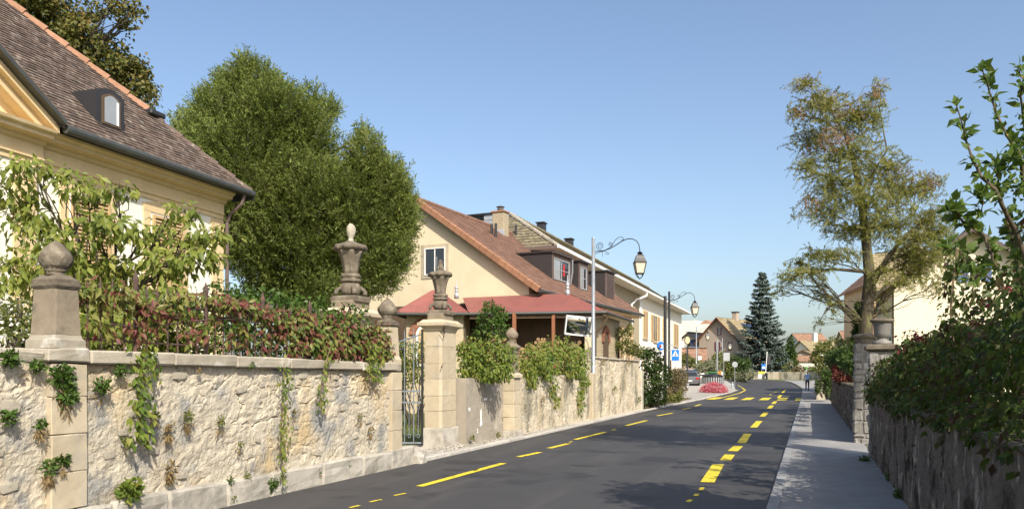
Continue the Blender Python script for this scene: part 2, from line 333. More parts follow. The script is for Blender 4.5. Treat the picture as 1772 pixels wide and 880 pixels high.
# ------------------------------------------------------------------ foliage helpers
def unit(a): return a / np.maximum(1e-9, np.linalg.norm(a, axis=-1, keepdims=True))
def rdir(n): return unit(rng.normal(size=(n, 3)))
def leaf_verts(P, D, N, L, Wd, curl=.12, fold=.18, cheap=False):
    D = unit(D); S = unit(np.cross(D, N)); N2 = np.cross(S, D); L = np.asarray(L)[:, None]; Wd = np.asarray(Wd)[:, None]
    lf = P + D*L*.42 + S*Wd*.5 + N2*L*fold*.5; rt = P + D*L*.42 - S*Wd*.5 + N2*L*fold*.5
    tip = P + D*L - N2*L*curl
    if cheap: return np.stack([P, rt, tip, lf], 1), [(0,1,2,3)]
    mid = P + D*L*.48
    return np.stack([P, rt, tip, lf, mid], 1), [(0,1,4),(1,2,4),(2,3,4),(3,0,4)]
def bulk(name, V, faces, matl, parent=None, kind=None):
    n, k, _ = V.shape; fl = np.array(faces); m = fl.shape[0]; c = fl.shape[1]
    off = np.array(parent_loc(parent)) if parent else np.zeros(3)
    me = bpy.data.meshes.new(name); me.vertices.add(n*k); me.vertices.foreach_set('co', (V - off).reshape(-1).astype(np.float32))
    idx = (np.arange(n)[:, None, None]*k + fl[None]).reshape(-1)
    me.loops.add(n*m*c); me.loops.foreach_set('vertex_index', idx.astype(np.int32))
    me.polygons.add(n*m); me.polygons.foreach_set('loop_start', (np.arange(n*m)*c).astype(np.int32))
    me.update(calc_edges=True); me.validate(); me.materials.append(matl)
    o = link(name, me, parent)
    if kind: o['kind'] = kind
    return o
def blob_points(clusters, n, shell=.55):
    w = np.array([c[1][0]*c[1][1]*c[1][2] for c in clusters])**.75; cnt = np.maximum(1, (n*w/w.sum())).astype(int)
    P = []; O = []; CI = []
    for ci, ((c, r), k) in enumerate(zip([(c[0], c[1]) for c in clusters], cnt)):
        d = rdir(k); q = (shell + (1-shell)*rng.random(k))**(.8)
        lump = 1 + .22*np.sin(d[:,0]*5+ci)*np.sin(d[:,1]*6+2*ci)*np.sin(d[:,2]*5+ci*3)
        P.append(np.array(c) + d*np.array(r)*(q*lump)[:,None]); O.append(d); CI += [ci]*k
    return np.concatenate(P), np.concatenate(O), np.array(CI)
def foliage(name, parent, clusters, n, L, Wd, matl, shell=.45, droop=.3, up=.4, cheap=True, kind=None, tuft=1, tr=.1, out=.6, zmin=None):
    P, O, _ = blob_points(clusters, max(1, n//tuft), shell)
    if tuft > 1:
        P = np.repeat(P, tuft, 0); O = np.repeat(O, tuft, 0); P = P + rdir(len(P))*tr*rng.random((len(P),1))**.5
    if zmin is not None: P[:,2] = np.maximum(P[:,2], zmin + rng.random(len(P))*.1)
    D = O*out + rdir(len(P)) + np.array([0,0,-droop]); Nn = rdir(len(P))*.8 + np.array([0,0,up]) + O*.4
    ls = L*(.65+.7*rng.random(len(P)))
    V, fc = leaf_verts(P, D, Nn, ls, ls*Wd/L, cheap=cheap); return bulk(name, V, fc, matl, parent, kind)
def unit_leaf(key, matl, w=.55):
    V, fc = leaf_verts(np.zeros((1,3)), np.array([[0,1.,0]]), np.array([[0,0,1.]]), [1.], [w])
    me = bpy.data.meshes.new('leaf'); me.from_pydata(V[0].tolist(), [], fc); me.materials.append(matl); return me
def leaf_objects(parent, P, D, N, L, me):
    off = parent_loc(parent)
    for p, d, n, l in zip(P, unit(D), N, L):
        d = Vector(d); x = d.cross(Vector(n)); x.normalize(); z = x.cross(d)
        o = link('leaf', me, parent); o.matrix_local = (Vector((0,0,0)), )and __import__('mathutils').Matrix(((x.x*l, d.x*l, z.x*l, p[0]-off.x), (x.y*l, d.y*l, z.y*l, p[1]-off.y), (x.z*l, d.z*l, z.z*l, p[2]-off.z), (0,0,0,1)))
def wig(p, q, k=6, amp=.1, sag=0):
    p = Vector(p); q = Vector(q); l = (q-p).length; out = []
    for i in range(k+1):
        t = i/k; e = math.sin(math.pi*t)
        out.append(p.lerp(q, t) + Vector((rnd.uniform(-1,1), rnd.uniform(-1,1), rnd.uniform(-1,1)))*amp*l*e*.5 + Vector((0,0,sag*l*e)))
    return out
def limbs(mb, trunk, clusters, r0, sub=4, rmin=.012, lowest=.3, sag=.08, rs=1.0):
    """limbs from the trunk polyline into every leaf mass, each with a few sub-branches"""
    tl = [Vector(p) for p in trunk]
    for (c, r) in [(c[0], c[1]) for c in clusters]:
        c = Vector(c); best = min(range(len(tl)), key=lambda i: (tl[i]-c).length + max(0, tl[i].z - (c.z - .35*((tl[i]-c).xy.length)))*3)
        s = tl[best]; d = (c-s).length; rr = max(rmin, min(r0*.55, .02*d+.02)*rs)
        pa = wig(s, c, 6, .12, sag); mb.tube(pa, [rr*(1-.12*i) for i in range(7)], 6)
        for k in range(sub):
            dd = rdir(1)[0]; e = c + Vector(dd*np.array(r)*.85)
            mb.tube(wig(pa[rnd.randint(2,5)], e, 4, .15, sag*.5), [rr*.45*(1-.19*i) for i in range(5)], 5)
def pclus(lst, Z, dz=1.0, depth=None):
    out = []
    for q in lst:
        x, y, rx, ry = q[:4]; zz = Z + (q[4] if len(q) > 4 else rnd.uniform(-dz, dz)); s = zz/F
        rx_, ry_ = rx*s, ry*s; out.append((W(x, y, zz), (rx_, depth or max(rx_, ry_)*.8, ry_)))
    return out
def sprays(name, parent, clusters, ntw, length, per, L, wd, matl, twm, shell=.3, out=.8, up=0.0, droop=.2, jit=.5):
    P0, O, _ = blob_points(clusters, ntw, shell); n = len(P0); d = unit(O*out + rdir(n)*jit + np.array([0,0,up])); ln = length*(.6+.8*rng.random(n))
    P0 = P0 - d*ln[:,None]*.6; nr = unit(np.cross(d, rdir(n))); sd = np.cross(d, nr)
    V, fc = leaf_verts(P0, d - np.array([0,0,droop*.5]), nr, ln, np.full(n, .014), cheap=True); bulk('twigs', V, fc, MT[twm], parent, 'stuff')
    t = (np.arange(per)+.5)/per; t = np.clip(t[None]+rng.normal(0,.03,(n,per)), .05, 1.05); sg = np.where(np.arange(per) % 2 == 0, 1., -1.)[None,:,None]
    P = P0[:,None] + d[:,None]*(t*ln[:,None])[...,None] + np.array([0,0,-1.])*(droop*(t**2)*ln[:,None])[...,None]
    D = d[:,None]*.75 + sd[:,None]*sg*.9 + rng.normal(0,.22,(n,per,3)) + np.array([0,0,-droop*.6]); Nn = np.repeat(nr[:,None], per, 1) + rng.normal(0,.3,(n,per,3))
    P = P.reshape(-1,3); ls = L*(.6+.7*rng.random(len(P))); V, fc = leaf_verts(P, D.reshape(-1,3), Nn.reshape(-1,3), ls, ls*wd, cheap=True); return bulk(name, V, fc, matl, parent, 'stuff')
def bush(name, label, cat, clusters, n, L, matl, group=None, base=None, wd=.55, parts=True, droop=.2, tuft=1, tr=.1, flowers=None, zmin=None, cheap=True):
    b = base or Vector((np.mean([c[0][0] for c in clusters]), np.mean([c[0][1] for c in clusters]), min(c[0][2]-c[1][2] for c in clusters)))
    e = empty(name, b, 0, label, cat, group)
    foliage('foliage', e, clusters, n, L, L*wd, matl, droop=droop, tuft=tuft, tr=tr, kind='stuff', zmin=zmin, cheap=cheap)
    if parts:
        m = MB()
        for c, r in [(c[0], c[1]) for c in clusters][:8]:
            for k in range(3): m.tube(wig(Vector((c[0]*.4+b[0]*.6, c[1]*.4+b[1]*.6, b[2]-.05)), Vector(c)+Vector(rdir(1)[0]*np.array(r)*.6), 4, .12), [.03,.024,.018,.012,.006], 5)
        m.build('stems', MT['bark'], e)
    if flowers: foliage('flowers', e, clusters, flowers[0], flowers[1], flowers[1]*.8, flowers[2], shell=.85, kind='stuff')
    return e

# ------------------------------------------------------------------ ground, road, pavements
def sheet(name, rows, matl, dz, parent=None, nb=1):
    """strip of ground; rows = (a, b0, b1)"""
    m = MB(); k = nb + 1
    for (a, b0, b1) in rows:
        for i in range(k): b = b0 + (b1-b0)*i/nb; m.v.append((b, a, gz(a, b)+dz))
    for r in range(len(rows)-1):
        for i in range(nb): j = r*k+i; m.f.append((j, j+1, j+k+1, j+k))
    return m.build(name, matl, parent, fix=False)
def interp(tab, a):
    for (p, q) in zip(tab, tab[1:]):
        if p[0] <= a <= q[0]: t = (a-p[0])/(q[0]-p[0]); return [p[i]+(q[i]-p[i])*t for i in range(1, len(p))]
    return list(tab[0][1:]) if a < tab[0][0] else list(tab[-1][1:])
def arange(a0, a1, st):
    out = []; a = a0
    while a < a1-1e-6: out.append(a); a += st
    return out + [a1]
ROAD = [(-12,-6.6,-.46),(34,-6.55,-.46),(50,-6.2,-.46),(68,-6.1,-.50),(80,-6.5,-.62),(90,-7.6,-.95),(98,-9.5,-1.5),(105,-14,-2.2),(111,-24,-3.4),(117,-45,-7.0),(121,-60,-30)]
m = MB(); gb = [-500,-250,-120,-60,-40,-30,-24,-18,-14,-12,-10,-9,-8,-7,-6.5,-4,-2,0,1.5,5,12,25,50,100,220,500]
ga = arange(-20, 60, 5) + arange(62, 130, 2) + [140,160,190,230,280,350,500,800]
for a in ga:
    for b in gb: m.v.append((b, a, gz(a, b)-.03))
nb_ = len(gb)
for i in range(len(ga)-1):
    for j in range(nb_-1): k = i*nb_+j; m.f.append((k, k+1, k+nb_+1, k+nb_))
struct(m.build('ground', MT['ground'], fix=False))
road = struct(sheet('road', [(a, *interp(ROAD, a)) for a in arange(-12, 121, 1.5)], MT['asphalt'], .0, nb=12))
struct(sheet('pavement', [(a, interp(ROAD, a)[1]+.14, 1.14 if a < 46 else 1.14+.0*(a)) for a in arange(-12, 112, 1.5)], MT['pave'], .05, nb=3))
struct(sheet('plaza', [(a, -13.2 if a < 90 else -13.2-(a-90)*1.2, interp(ROAD, a)[0]-.12) for a in arange(36, 104, 1)], MT['plaza'], .035, nb=8))
struct(sheet('gravel_strip', [(a, -8.4 if a < 16.2 else -7.6, -6.72) for a in arange(12.55, 35.5, .8)], MT['gravel'], .012, nb=3))
V, fc = leaf_verts(np.stack([rng.uniform(-7.5,-6.75,2600), rng.uniform(12.6,24,2600)**1.0, np.full(2600,.02)],1), rdir(2600)*[1,1,.3], np.tile([0,0,1.],(2600,1)), .05*(.5+rng.random(2600)), .035*(.5+rng.random(2600)), cheap=False)
bulk('gravel', V, fc, MT['gravel']); tag(bpy.data.objects['gravel'], 'pale gravel strewn along the foot of the gate walls', 'gravel', kind='stuff')
kerb = struct(empty('kerb'))
kme = {}
for i, a in enumerate(arange(3, 80, 1.0)[:-1]):
    if a > 20 and i % 2: continue
    ln = 1.0 if a <= 20 else 2.0
    b = interp(ROAD, a)[1]; mb = MB().cbox(b-.005, b+.14, a+.004, a+ln-.006, -.1, .056+rnd.uniform(-.004,.004), .012)
    mb.build('kerbstone', MT['kerb'], kerb)
kerb2 = struct(empty('kerb_far_side'))
for i, a in enumerate(arange(13, 80, 1.1)[:-1]):
    b = interp(ROAD, a)[0]; z = gz(a, b)
    MB().cbox(b-.14, b+.012, a+.006, a+1.094, z-.1, z+.06+rnd.uniform(-.012,.012), .014, .006).build('kerbstone', MT['kerb_pale'], kerb2)
# painted markings, each dash its own piece of the road
def dash(p, q, w, k=1):
    p = ong(*p); q = ong(*q); mb = MB()
    d = Vector((q.x-p.x, q.y-p.y)); n = max(1, int(d.length/1.5)); pr = Vector((d.y, -d.x)).normalized()*w/2
    for i in range(n+1):
        c = Vector((p.x, p.y)) + d*i/n
        for s in (-1, 1): e = c + pr*s; mb.v.append((e.x, e.y, gz(e.y, e.x)+.006))
    for i in range(n): j = i*2; mb.f.append((j, j+1, j+3, j+2))
    mb.build('painted_dash', MT['yellow'], road, fix=False)
for p, q in [((726,841),(871,801)),((897,790),(935,782)),((950,775),(983,767)),((995,760),(1048,747)),((1083,736),(1119,727)),((1137,719),(1164,714)),((1180,708),(1195,705)),((1203,702),(1213,699))]: dash(p, q, .13)
for p, q in [((1224,834),(1243,803)),((1255,796),(1263,786)),((1268,780),(1278,771)),((1283,766),(1294,750)),((1304,739),(1314,728)),((1319,720),(1326,713)),((1331,706),(1336,701)),((1338,698),(1342,694)),((1347,688),(1351,683)),((1354,679),(1359,674))]: dash(p, q, .2)
for p, q in [((605,878),(622,874)),((640,868),(660,864)),((682,857),(702,853)),((820,814),(826,812)),((985,765),(990,763))]: dash(p, q, .05)
for p, q in [((1190,868),(1196,864)),((1203,858),(1207,854)),((1212,848),(1216,843)),((1058,744),(1066,742))]: dash(p, q, .06)
def paint(pts, nm='painted_line'):
    mb = MB()
    for (a, b, w) in pts:
        for s in (-1, 1): mb.v.append((b+s*w/2, a, gz(a, b)+.007))
    for i in range(len(pts)-1): j = i*2; mb.f.append((j, j+1, j+3, j+2))
    mb.build(nm, MT['yellow'], road, fix=False)
paint([(a, interp(ROAD, a)[0]+.75, .14) for a in arange(52, 93, 1.5)])
for a in (63, 68, 73, 79, 85): paint([(a+i*.6, -2.75, .15) for i in range(4)], 'painted_dash')
for i in range(6):                                                            # pedestrian crossing
    b = -5.72 + i*1.04
    mb = MB(); mb.add([(b-.27, 50.4, .009), (b+.27, 50.7, .009), (b+.27, 55.6, .009), (b-.27, 55.3, .009)], [(0,1,2,3)]); mb.build('crossing_stripe', MT['yellow'], road, fix=False)
# manhole covers in the carriageway
for (x, y, nm) in ((800,810,'manhole_cover'),(1020,803,'manhole_cover')):
    p = ong(x, y); e = empty(nm, (p.x, p.y, 0), 0, 'faint round manhole cover in the asphalt beside the long yellow dash' if x == 800 else 'worn round patch of a manhole cover in mid carriageway', 'manhole')
    MB().lathe([(.33,-.02),(.33,.005)], (p.x,p.y,0), 24).build('rim', MT['asphalt'], e); MB().lathe([(.29,-.02),(.29,.007)], (p.x,p.y,0), 24).build('lid', MT['asphalt'], e)

# ------------------------------------------------------------------ walls
def relief_wall(name, matl, parent, b, face, a0, a1, zt, thick=.45, res=.03, amp=.03, cell=(.34,.24), seed=1, flat=.5, z0=-.05):
    na = max(2, int((a1-a0)/res)); nz = max(2, int(1.9/res)); A = np.linspace(a0, a1, na+1)
    T = np.linspace(0, 1, nz+1); AA, TT = np.meshgrid(A, T); zt_ = np.vectorize(zt)(AA); Z = z0 + TT*(zt_-z0)
    wx = AA + .12*fbm(AA*3, Z*3, seed+50); wz = Z + .12*fbm(AA*3+7, Z*3, seed+60)
    d1, d2, idv = worley(wx/cell[0], wz/cell[1], seed)
    st = np.clip((d2-d1)/.22, 0, 1); st = st*st*(3-2*st); mask = np.clip((fbm(AA*.9, Z*1.1, seed+9)-.36)*4, 0, 1)*(1-flat) + flat*.25
    rg = 1-np.abs(2*fbm(AA*3.1+.4*fbm(AA*5,Z*5,seed+70), Z*4.6, seed+80, 3)-.9); crack = -1.1*np.clip((rg-.93)/.05, 0, 1)*np.clip((fbm(AA*.8, Z*1.2, seed+90)-.42)*6, 0, 1)
    h = amp*(.55*st*mask*(.6+.6*idv) + 1.0*(fbm(AA*2.2, Z*2.6, seed+20)-.5) + .75*(fbm(AA*7, Z*9, seed+30)-.5)+.45*(fbm(AA*22,Z*26,seed+40)-.5) + crack*.6)
    B = b + face*h
    mb = MB(); w = na+1
    vs_ = np.stack([B, AA, Z], -1).reshape(-1, 3); n0 = len(vs_); mb.v = [tuple(p) for p in vs_.tolist()]
    for r in range(nz):
        for c in range(na):
            j = r*w+c; q = (j, j+1, j+w+1, j+w); mb.f.append(q if face > 0 else q[::-1])
    # crown, back, ends
    top = [nz*w+c for c in range(w)]; k = len(mb.v)
    for c in range(w): mb.v.append((b-face*thick, A[c], float(zt_[0][c])))
    for c in range(na): q = (top[c], top[c+1], k+c+1, k+c); mb.f.append(q if face > 0 else q[::-1])
    k2 = len(mb.v); mb.v += [(b-face*thick, a0, z0), (b-face*thick, a1, z0)]
    mb.f.append((k2, k2+1) + tuple(k+c for c in range(w))[::-1])
    mb.f.append(tuple(r*w for r in range(nz+1)) + (k, k2)); mb.f.append(tuple(r*w+na for r in range(nz+1)) + (k+na, k2+1))
    return mb.build(name, matl, parent, fix=False, smooth=False)
def stone_mesh(seed):
    r = np.random.default_rng(seed); bm = bmesh.new(); bmesh.ops.create_icosphere(bm, subdivisions=1, radius=1)
    for v in bm.verts:
        k = 1 + r.uniform(-.22, .22); v.co *= k; v.co.x = max(-.6, min(.62, v.co.x))
        for i in (1, 2): v.co[i] = max(-.82, min(.82, v.co[i]))
    me = bpy.data.meshes.new('stone'); bm.to_mesh(me); bm.free(); me.materials.append(MT['stone_l']); return me
STONES = [stone_mesh(i) for i in range(6)]
def stones_on(parent, b, a0, a1, z0, z1, n, sz=(.09,.22), avoid=()):
    done = []; off = parent_loc(parent); tries = 0
    while len(done) < n and tries < n*30:
        tries += 1; a = rnd.uniform(a0, a1); z = rnd.uniform(z0, z1); s = rnd.uniform(*sz)
        if any(abs(a-p[0]) < (s+p[2])*.95 and abs(z-p[1]) < (s+p[2])*.7 for p in done) or any(p[0]-s < a < p[1]+s for p in avoid): continue
        done.append((a, z, s)); o = link('stone', rnd.choice(STONES), parent); o.location = (b-off.x, a-off.y, z-off.z)
        o.scale = (rnd.uniform(.020,.036), s, s*rnd.uniform(.45,.75)); o.rotation_euler = (rnd.uniform(-.25,.25), 0, rnd.uniform(-.06,.06))
LB = -6.72
wt = lambda a: 1.72 - .011*(a-5)
lw = empty('garden_wall', (LB, 8, 0), 0, 'long pale rubble wall with coping and plinth beside the road', 'wall')
relief_wall('wall_body', MT['wall_l'], lw, LB, 1, 1.5, 12.32, wt, .45, .022, .042, seed=3, flat=.80)
stones_on(lw, LB+.005, 3.9, 12.1, .36, 1.6, 34, (.06,.15), avoid=((5.3,6.0),))
a = 1.5; i = 0
while a < 12.2:
    ln = rnd.uniform(.7, 1.15) if a > 5.9 else rnd.uniform(.35,.6); e = min(a+ln, 12.32)
    if 5.2 < e < 5.75: e = 5.45
    if 5.44 < a < 5.9: e = 5.92
    z = wt((a+e)/2); pr = .085 if a > 5.4 else .02
    MB().cbox(LB-.47, LB+pr, a+.004, e-.004, z-.005, z+(.135 if a > 5.4 else .11)+rnd.uniform(-.006,.006), .016, .007 if a > 5.4 else .03).build('coping_stone', MT['coping'], lw, worn=.010); a = e
a = 1.5
while a < 12.7:
    e = min(a+rnd.uniform(.7,1.3), 12.78)
    MB().cbox(LB-.1, LB+.095, a+.004, e-.004, -.1, .30+rnd.uniform(-.02,.02), .03, .012).build('plinth_stone', MT['plinth'], lw, worn=.022); a = e
for k in range(4):                                                            # pilaster below the left pillar, ball-pier pilaster at the other end
    h0 = .3+k*.36; h1 = min(h0+.356, wt(6)-.02); MB().cbox(LB-.1, LB+.065, 5.5, 5.9, h0, h1, .008, .003).build('pilaster_block', MT['ashlar'], lw, worn=.006)
for k in range(4):
    h0 = .28+k*.345; h1 = min(h0+.342, wt(12)-.02); MB().cbox(LB-.3, LB+.075, 12.0, 12.36, h0, h1, .008, .003).build('pilaster_block', MT['ashlar'], lw, worn=.006)
sm = link('bumper_stone', stone_mesh(40)); sm.location = (-6.6, 12.85, .06); sm.scale = (.22,.2,.19); tag(sm, 'squat white bumper stone at the wall end by the gate', 'stone'); sm.data.materials[0] = MT['plinth']

def ball_finial(e, c, r, matl, leafy=True):
    prof = [(r*.5,0),(r*.68,.04*r),(r*.55,.14*r),(r*.45,.25*r),(r*.7,.34*r),(r*.6,.40*r)]
    for i in range(1, 13): g = -math.pi/2*.78 + i/12*(math.pi/2*.78+math.pi/2*.96); prof.append((max(.02*r, r*math.cos(g)*(1-.16*max(0,math.sin(g)))), r*(1.10+.86*math.sin(g)+.26*max(0,math.sin(g))**5)))
    prof.append((.02*r, r*2.26))
    b = MB().lathe(prof, c, 28, wob=lambda g, i: 1+.022*math.sin(g*6+i*1.1)*(i > 6)).rough(.0022).build('ball', matl, e, smooth=True)
    if leafy:
        mb = MB()
        for k in range(8):                                                    # carved leaves closing round the ball
            g = 2*math.pi*k/8; rows = []
            for (t, w) in ((-.62,.20),(-.3,.36),(.0,.30),(.32,.02)):
                for s in (-1, 1):
                    gg = g+s*w; q = r*1.035*math.cos(t); mb.v.append((c[0]+q*math.cos(gg), c[1]+q*math.sin(gg), c[2]+r*(1.12+.90*math.sin(t))))
            j = len(mb.v)-8
            for q in range(3): mb.f.append((j+q*2, j+q*2+1, j+q*2+3, j+q*2+2))
        mb.build('carved_leaf_ring', matl, b, fix=False)
        bpy.data.objects[b.name]
def small_pier(name, label, c, z, hs, sh, ch, bh, r, matl, mbase, a_half=None):
    ah = a_half or hs; e = empty(name, (c[0], c[1], z), 0, label, 'pillar', 'ball topped pillars of the garden wall')
    MB().square([(.042,0),(.042,bh*.62),(.026,bh*.72),(.014,bh)], (c[0],c[1],z), hs, ah).build('base', mbase, e, worn=.006)
    MB().square([(.012,0),(-.008,sh)], (c[0],c[1],z+bh), hs, ah).build('shaft', matl, e, worn=.006)
    t = z+bh+sh
    MB().square([(-.005,0),(.004,.012),(.016,.03),(.018,.055),(.004,.06),(.008,.09),(-.02,ch*.8),(-.055,ch)], (c[0],c[1],t), hs, ah).build('cap', MT['dark_stone'], e, worn=.008)
    ball_finial(e, (c[0],c[1],t+ch-.005), r, MT['dark_stone']); return e
small_pier('ball_pillar', 'weathered square pillar with ball finial beside the white roses', (LB-.13, 5.71), wt(5.7)+.13, .155, .44, .14, .13, .152, MT['mid_stone'], MT['coping'], .125)
small_pier('ball_pillar', 'ball topped pillar at the wall end beside the iron gate', (LB-.12, 12.18), wt(12)+.12, .14, .5, .13, .14, .165, MT['ashlar'], MT['ashlar'])

# ------------------------------------------------------------------ urn piers of the gateway
def carved_urn(e, c, s, matl, flame=True):
    MB().square([(.30*s,0),(.30*s,.10*s),(.24*s,.13*s)], c, 0, 0).build('urn_plinth', matl, e)
    z = c[2]+.13*s; mb = MB()
    for k in range(4):                                                        # scroll feet
        g = math.pi/4+k*math.pi/2; d = Vector((math.cos(g), math.sin(g), 0)); pts = []
        for i in range(9): t = i/8; pts.append(Vector((c[0],c[1],z)) + d*s*(.30-.16*t+.05*math.sin(t*6)) + Vector((0,0,s*(.03+.27*t))))
        mb.tube(pts, [.055*s*(1-.05*i) for i in range(9)], 6)
    mb.rough(.003).build('scroll_feet', matl, e, smooth=True)
    fl = lambda g, i: 1+.05*math.cos(g*8)
    MB().lathe([(.13*s,0),(.20*s,.05*s),(.22*s,.16*s),(.19*s,.26*s),(.15*s,.29*s)], (c[0],c[1],z), 24, wob=fl).rough(.003).build('urn_foot', matl, e, smooth=True)
    MB().lathe([(.15*s,.28*s),(.215*s,.30*s),(.225*s,.34*s),(.18*s,.37*s),(.20*s,.39*s),(.225*s,.43*s),(.19*s,.47*s)], (c[0],c[1],z), 24).rough(.004).build('collar', matl, e, smooth=True)
    MB().lathe([(.16*s,.46*s),(.155*s,.55*s),(.18*s,.72*s),(.235*s,.90*s),(.27*s,.96*s)], (c[0],c[1],z), 32, wob=lambda g, i: 1+.07*math.cos(g*7)).rough(.003).build('bowl', matl, e, smooth=True)
    MB().lathe([(.24*s,.95*s),(.33*s,.99*s),(.35*s,1.04*s),(.31*s,1.09*s),(.18*s,1.12*s),(.08*s,1.17*s)], (c[0],c[1],z), 36, wob=lambda g, i: 1+(.09*math.sin(g*9+1)+.04*math.sin(g*17))*(i < 4)).rough(.006).build('wavy_rim', matl, e, smooth=True)
    zz = z+1.12*s
    if flame == 'bud':
        MB().lathe([(.10*s,0),(.06*s,.07*s),(.05*s,.13*s),(.085*s,.19*s),(.10*s,.28*s),(.085*s,.37*s),(.03*s,.43*s)], (c[0],c[1],zz), 14, wob=lambda g, i: 1+.1*math.sin(g*3)).build('bud', MT['coping'], e, smooth=True)
    else:
        mb = MB()
        for k in range(6): g = k*1.05; mb.tube([(c[0]+math.cos(g)*.05*s*q, c[1]+math.sin(g)*.05*s*q, zz+s*h) for (q, h) in ((1.2,-.02),(1.5,.1),(.9,.2),(1.1,.27),(.4,.36))], [.035*s,.03*s,.025*s,.018*s,.006*s], 5)
        mb.build('flame', matl, e, smooth=True); MB().tube([(c[0]-.09,c[1],zz-.02),(c[0]-.09,c[1],zz+.34)], .008, 5).build('iron_spike', MT['galv'], e)
def urn_pier(label, cx, cy, hx, hy, H, s, flame, visible=True):
    e = empty('gate_pier', (cx, cy, 0), 0, label, 'gate pier', 'urn topped gate piers')
    MB().cbox(cx-hx-.05, cx+hx+.05, cy-hy-.05, cy+hy+.05, -.1, .42, .015, .004).build('plinth_block', MT['plinth'], e, worn=.012)
    z = .42; k = 0
    while z < H-.25:
        h = min(.33 if k % 2 else .37, H-.2-z); mb = MB(); c = .055
        pts = [(cx-hx,cy-hy),(cx+hx-c,cy-hy),(cx+hx,cy-hy+c),(cx+hx,cy+hy),(cx-hx,cy+hy)]
        mb.prism([(p[0],p[1],z+.004) for p in pts], (0,0,h-.006)); mb.build('ashlar_block', MT['ashlar'], e, worn=.006); z += h; k += 1
    MB().square([(0,0),(.02,.02),(.02,.06),(.075,.10),(.12,.125),(.125,.19),(.09,.2),(.03,.26),(-.06,.27)], (cx,cy,H-.205), hx, hy).build('cap', MT['ashlar'], e, worn=.006)
    MB().square([(.0,0),(.0,.12),(-.03,.14)], (cx,cy,H+.06), max(hx-.05,.19), hy-.12).build('die', MT['mid_stone'], e)
    carved_urn(e, (cx,cy,H+.18), s, MT['dark_stone'], flame); return e
urn_pier('tall ashlar gate pier with flame urn beside the open gateway', -7.64, 15.98, .20, .38, 2.72, .76, 'flame')
urn_pier('gate pier with bud topped urn rising behind the red creeper', -7.72, 12.42, .27, .40, 2.70, .84, 'bud')
g = MB().tube([(-7.44,15.75,2.45),(-7.38,15.6,2.62),(-7.3,15.55,2.56)], .012, 5); hk = empty('iron_bracket', (-7.44,15.75,2.4), 0, 'small scrolled iron bracket fixed to the tall gate pier', 'bracket')
g.tube([(-7.44,15.72,2.4),(-7.36,15.58,2.4),(-7.44,15.55,2.5)], .009, 5).build('scroll', MT['iron'], hk); MB().tube([(-7.44,15.6,1.72),(-7.37,15.5,1.78)], .012, 5).build('pin', MT['iron'], hk)

# iron gate leaf hung on the tall pier
ga_ = empty('iron_gate', (-7.87, 15.55, 0), R(108), 'grey wrought iron gate leaf standing open beside the tall pier', 'gate')
def gtop(a): return 2.12 + .34*(1-a/1.7)**2
MB().tube([(0,0,.05),(0,0,2.56)], .026, 8).build('hinge_stile', MT['black'], ga_, local=True)
for z0 in (.10, .98, 1.22): MB().box(-.012, .012, .02, 1.62, z0-.018, z0+.018).build('rail', MT['gate'], ga_, local=True)
MB().tube([(0, .02+i*.1333, gtop(i*.1333)) for i in range(13)], .018, 6).build('top_rail', MT['gate'], ga_, local=True)
for i in range(8):
    a = .19+i*.2; MB().tube([(0,a,.1),(0,a,gtop(a)+.13),(0,a,gtop(a)+.24)], [.0125,.0125,.002], 6).build('bar', MT['gate'], ga_, local=True)
    b_ = a-.1; MB().tube([(0,b_,.26),(0,b_,.82)], .008, 5).build('short_bar', MT['gate'], ga_, local=True)
    for (c0, z0, r_) in ((b_,1.10,.085),(b_,.24,.06),(b_,.86,.055)): MB().tube([(0, c0+r_*.9*math.cos(t)*(1-t/9), z0+r_*math.sin(t)*(1-t/9)) for t in np.linspace(0, 7, 15)], .007, 5).build('scroll', MT['gate'], ga_, local=True)
    zz = gtop(b_)-.13; MB().tube([(0, b_-.02+.06*math.cos(t)*(1-t/8), zz+.09*math.sin(t)*(1-t/8)) for t in np.linspace(0, 6, 12)], .006, 5).build('scroll', MT['gate'], ga_, local=True)

# walls beyond the gate
sw = empty('stucco_wall', (-7.2, 17.6, 0), 0, 'low grey stuccoed wall with chipped white patches right of gate pier', 'wall')
relief_wall('wall_body', MT['stucco'], sw, -7.22, 1, 16.42, 18.72, lambda a: 1.50, .4, .04, .012, seed=8, flat=.9)
for (x, y, w_, h_) in ((832,722,9,34),(812,708,9,7),(840,690,14,5),(826,745,4,8)):
    p = onb(x, y, -7.2); mb = MB(); n = 9; pts = [(-7.208, p.y+w_/55*.5*math.cos(k/n*6.283)*rnd.uniform(.6,1.2)+ (k%3)*.02, p.z+h_/75*.5*math.sin(k/n*6.283)*rnd.uniform(.7,1.2)) for k in range(n)]
    mb.prism(pts, (.005,0,0)); mb.build('lime_patch', MT['white'], sw)
mp = empty('ball_pillar', (-7.05, 19.05, 0), 0, 'tall square pillar with egg shaped finial between creeper masses', 'pillar', 'ball topped pillars of the garden wall')
MB().cbox(-7.3,-6.9,18.74,19.34,-.1,.16,.015,.004).build('foot', MT['plinth'], mp)
for k in range(4): MB().cbox(-7.26,-6.95,18.80,19.28,.16+k*.335,.158+(k+1)*.335,.01,.003).build('ashlar_block', MT['ashlar'], mp, worn=.006)
MB().square([(.06,0),(.06,.07),(0,.12)], (-7.105,19.04,1.5), .15, .2).build('string_course', MT['ashlar'], mp)
MB().square([(.0,0),(-.01,.62)], (-7.105,19.04,1.6), .14, .17).build('shaft', MT['mid_stone'], mp)
MB().square([(0,0),(.05,.03),(.05,.07),(-.03,.13),(-.06,.2)], (-7.105,19.04,2.22), .14, .16).build('cap', MT['mid_stone'], mp)
